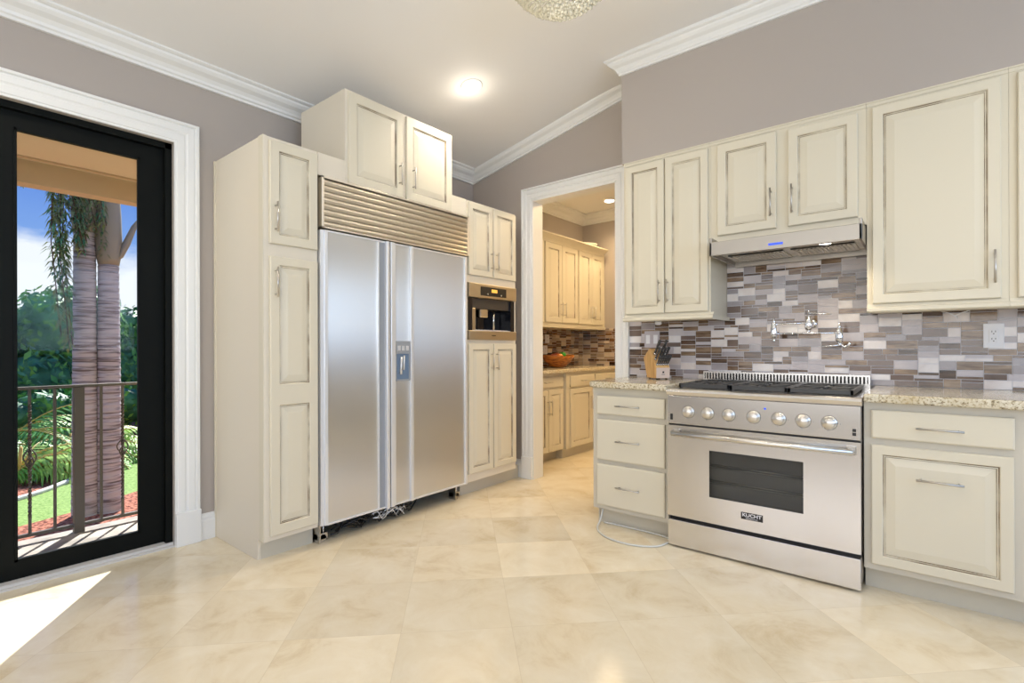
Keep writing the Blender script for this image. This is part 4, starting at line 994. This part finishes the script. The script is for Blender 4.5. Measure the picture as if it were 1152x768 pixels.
def ring_trunk(c, h, r0, r1, seed, mats, top=None):
    rnd = random.Random(seed); mb = MB(); prof = []; z = 0
    while z < h:
        f_ = z / h; r = r0 + (r1 - r0) * f_; prof += [(r * (1.02 + .015 * rnd.random()), z), (r * 1.03, z + .006), (r * .99, z + .012), (r * .985, z + .045)]; z += .05 + rnd.random() * .05
    mb.lathe(c, prof, 20); return mb
def frond(mb, base, dirn, length, droop, leaf_l, nl=26, w=.03, rnd=random, mi=0, tw=0, leafdroop=.5, stalk_mi=1):
    """arching rachis with paired leaflets"""
    d = Vector(dirn).normalized(); side = d.cross(Vector((0, 0, 1))).normalized() if abs(d.z) < .98 else Vector((1, 0, 0))
    pts = []; p = Vector(base); cur = d.copy(); st_ = length / nl
    for i in range(nl + 1):
        pts.append(p.copy()); cur = (cur + Vector((0, 0, -droop / nl))).normalized(); p = p + cur * st_
    mb.tube(pts, [.014 * (1 - .8 * i / nl) + .002 for i in range(nl + 1)], 5, stalk_mi)
    for i in range(3, nl + 1):
        f_ = i / nl; ll = leaf_l * (math.sin(PI * min(1, .18 + f_ * .8)) ** .6) * (.85 + .3 * rnd.random())
        t_ = (pts[i] - pts[i - 1]).normalized()
        for s in (-1, 1):
            dv = (side * s + t_ * .55 + Vector((0, 0, -leafdroop * (.6 + .6 * rnd.random())))).normalized(); wv = t_.cross(dv).cross(dv).normalized() * w * .5
            a_ = pts[i]; m1 = a_ + dv * ll * .5 + Vector((0, 0, .01)); e_ = a_ + dv * ll + Vector((0, 0, -.12 * ll))
            mb.add([a_ - wv * .5, a_ + wv * .5, m1 + wv, m1 - wv, e_], [(0, 1, 2, 3), (3, 2, 4)], mi)
def leafy(name, c, rx, ry, rz, n, size, mats, seed, label, cat, group, dark_core=True, parent_loc=None):
    """blob crown: inner dark volume with thousands of leaves on several lobes"""
    rnd = random.Random(seed); C_ = Vector(c); t = thing(name, label, cat, (C_.x, C_.y, Z0), group)
    lobes = [(Vector((rnd.uniform(-.55, .55) * rx, rnd.uniform(-.55, .55) * ry, rnd.uniform(-.6, .6) * rz)), rnd.uniform(.35, .6)) for _ in range(14)]
    mb = MB()
    for k in range(n):
        l, q = rnd.choice(lobes); a_, b_ = rnd.uniform(0, 2 * PI), math.acos(rnd.uniform(-.8, 1)); nv = Vector((math.sin(b_) * math.cos(a_), math.sin(b_) * math.sin(a_), math.cos(b_)))
        p = C_ + l + Vector((nv.x * rx * q, nv.y * ry * q, nv.z * rz * q)) * rnd.uniform(.8, 1.05)
        up = (nv + Vector((rnd.uniform(-.8, .8), rnd.uniform(-.8, .8), rnd.uniform(-.8, .5)))).normalized(); u = up.cross(Vector((rnd.uniform(-1, 1), rnd.uniform(-1, 1), rnd.uniform(-1, 1)))).normalized(); v = up.cross(u)
        s = size * rnd.uniform(.6, 1.3); mb.add([p - u * s, p + v * s * .45, p + u * s, p - v * s * .45], [(0, 1, 2, 3)], rnd.randrange(2) if len(mats) > 1 else 0)
    build('foliage', mb, mats, t)
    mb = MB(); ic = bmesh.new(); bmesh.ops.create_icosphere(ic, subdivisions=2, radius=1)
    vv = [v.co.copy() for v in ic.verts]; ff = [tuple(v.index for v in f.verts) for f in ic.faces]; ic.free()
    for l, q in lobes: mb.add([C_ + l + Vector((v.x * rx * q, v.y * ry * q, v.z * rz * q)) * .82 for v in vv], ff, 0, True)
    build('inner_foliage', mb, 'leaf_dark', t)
    mb = MB(); mb.tube([(C_.x, C_.y, Z0 - .05), (C_.x + .1, C_.y, C_.z)], [.09, .05], 8); build('trunk', mb, 'trunk', t)
    return t
# two palms
TA = Vector((-7.35, 1.395, Z0)); TB = Vector((-7.30, 1.60, Z0))
t = thing('palm_tree', 'left ringed palm trunk with an old drooping frond, outside the glass door', 'palm tree', TA, 'palms')
mb = ring_trunk(TA, 3.20, .125, .098, 5, None); build('trunk', mb, 'trunk', t)
mb = MB(); mb.lathe(TA, [(.098, 3.19), (.118, 3.3), (.125, 3.6), (.10, 4.1), (.07, 6.0)], 20); build('crownshaft', mb, 'crownshaft', t)
rnd = random.Random(8); mb = MB()
for k in range(9):
    a_ = k * 2 * PI / 9; frond(mb, TA + Vector((0, 0, 5.9)), (math.cos(a_), math.sin(a_), 1.3), 2.4, 2.0, .55, 26, .035, rnd, 0, leafdroop=.9)
build('crown_fronds', mb, ['leaf_mid', 'leaf_grey'], t)
mb = MB()
for k in range(15):
    far = k < 5; dx = rnd.uniform(.10, .22); dy = rnd.uniform(-.30, -.17) if far else rnd.uniform(-.26, .12); zt = rnd.uniform(3.9, 4.1)
    ln = rnd.uniform(1.7, 2.2) if far and k < 3 else (rnd.uniform(1.2, 1.6) if far else rnd.uniform(.75, 1.05)); nn = int(ln * 85)
    P0 = TA + Vector((dx, dy, zt)); mb.tube([P0, P0 - Vector((-.02, .02, ln * .5)), P0 - Vector((-.02, -.06, ln))], .005, 5, 1)
    for q in range(nn):
        f_ = q / nn; p = P0 + Vector((.02, .06 * f_ ** 2 - .02 * f_, -ln * f_)); a_ = rnd.uniform(0, 2 * PI); ll = rnd.uniform(.07, .15) * (1 - .3 * f_)
        dv = Vector((math.cos(a_), math.sin(a_), rnd.uniform(-1.1, .1))).normalized(); wv = dv.cross(Vector((0, 0, 1))).normalized() * .012
        m1 = p + dv * ll * .55 + Vector((0, 0, .006)); e_ = p + dv * ll - Vector((0, 0, .35 * ll))
        mb.add([p - wv * .5, p + wv * .5, m1 + wv, m1 - wv, e_], [(0, 1, 2, 3), (3, 2, 4)], rnd.choice((0, 0, 2)))
build('drooping_frond', mb, ['leaf_grey', 'trunk_ring', 'leaf_dark'], t)
t = thing('palm_tree', 'right palm with swollen smooth crownshaft above a ringed trunk', 'palm tree', TB, 'palms')
mb = ring_trunk(TB, 2.86, .122, .098, 6, None); build('trunk', mb, 'trunk', t)
mb = MB(); mb.lathe(TB, [(.098, 2.84), (.112, 2.92), (.128, 3.1), (.120, 3.4), (.098, 3.8), (.085, 4.3), (.05, 6.1)], 22); build('crownshaft', mb, 'crownshaft', t)
mb = MB(); mb.lathe(TB + Vector((.04, .08, 2.90)), [(0, 0), (.03, .04), (.042, .2), (.03, .42), (0, .52)], 12)
for v in mb.v: h_ = v.z - TB.z - 2.9; v.y += h_ * .36; v.x += .02
build('flower_sheath', mb, 'crownshaft', t)
mb = MB()
for k in range(9):
    a_ = k * 2 * PI / 9 + .3; frond(mb, TB + Vector((0, 0, 6.0)), (math.cos(a_), math.sin(a_), 1.3), 2.4, 2.0, .55, 26, .035, rnd, 0, leafdroop=.9)
build('crown_fronds', mb, ['leaf_mid', 'leaf_grey'], t)
# hedge trees behind
hg = 'hedge trees behind the lawn'
LB = ['leaf_dark', 'leaf_mid']
for i, (x, y_, z, rx, ry, rz, lab) in enumerate((
        (-16.5, 1.2, 1.0, 1.8, 1.9, 1.95, 'dense dark green tree at the left edge of the glass door view'),
        (-17.0, 3.0, 1.1, 1.8, 1.6, 2.0, 'dense dark green tree behind the left palm trunk'),
        (-17.0, 4.9, 1.15, 1.8, 1.7, 1.9, 'dense green tree just right of the palm trunks'),
        (-18.5, 7.2, 1.2, 2.0, 1.8, 2.1, 'dense green tree hidden behind the right door stile'),
        (-16.0, -1.2, 1.1, 1.8, 1.8, 2.0, 'dense green tree left of the visible door glass'))):
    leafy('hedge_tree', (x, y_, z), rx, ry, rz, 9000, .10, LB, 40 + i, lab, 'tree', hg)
leafy('garden_shrub', (-12.8, 4.15, -.2), .7, .6, .6, 1800, .06, ['leaf_grey', 'leaf_mid'], 51, 'rounded grey-green shrub at the right beyond the lawn', 'shrub', 'shrubs')
leafy('garden_shrub', (-13.5, 2.0, -.2), .9, 1.1, .6, 2200, .07, ['leaf_dark', 'leaf_mid'], 52, 'low dark shrub under the hedge trees', 'shrub', 'shrubs')
leafy('garden_shrub', (-13.8, 3.2, -.1), .7, .9, .6, 2200, .07, ['leaf_dark', 'leaf_bright'], 53, 'low shrub right behind the palm trunks', 'shrub', 'shrubs')
# areca palms at the left
for i, (x, y_, n, ln, lab) in enumerate(((-9.9, 1.05, 34, 1.25, 'bushy bright green palm clump at the left beyond the lawn'), (-10.7, 1.85, 32, 1.15, 'bushy green palm clump between the railing post and the left edge'), (-11.6, .9, 24, 2.0, 'taller palm clump at the far left with golden fronds'))):
    t = thing('areca_palm', lab, 'palm shrub', (x, y_, Z0), 'palm clumps'); rnd = random.Random(70 + i); mb = MB()
    for k in range(n):
        a_ = rnd.uniform(0, 2 * PI); frond(mb, (x + rnd.uniform(-.12, .12), y_ + rnd.uniform(-.12, .12), Z0), (math.cos(a_) * .75, math.sin(a_) * .75, rnd.uniform(.7, 1.6)), ln * rnd.uniform(.8, 1.2), 1.9, .34, 22, .035, rnd, 0, leafdroop=.55)
    build('fronds', mb, ['leaf_bright' if i < 2 else 'leaf_mid', 'leaf_gold'], t)
    mb = MB()
    for k in range(6): a_ = k; mb.tube([(x + .1 * math.cos(a_), y_ + .1 * math.sin(a_), Z0 - .03), (x + .14 * math.cos(a_), y_ + .14 * math.sin(a_), Z0 + .5)], .018, 6)
    build('stem', mb, 'leaf_gold', t)
# tree branch leaves at the top left
t = thing('overhanging_branch', 'small leafy branch against the sky at the top left of the glass', 'branch', (-11.3, 1.05, 3.9)); rnd = random.Random(90); mb = MB()
for k in range(7): frond(mb, (-11.3 + rnd.uniform(-.2, .2), .85 + rnd.uniform(-.2, .1), 4.25 + rnd.uniform(-.1, .2)), (rnd.uniform(-.4, .4), .8, -.35 + rnd.uniform(-.3, .5)), .75, 1.2, .14, 16, .04, rnd, 0)
build('leaves', mb, ['leaf_dark', 'trunk_ring'], t)
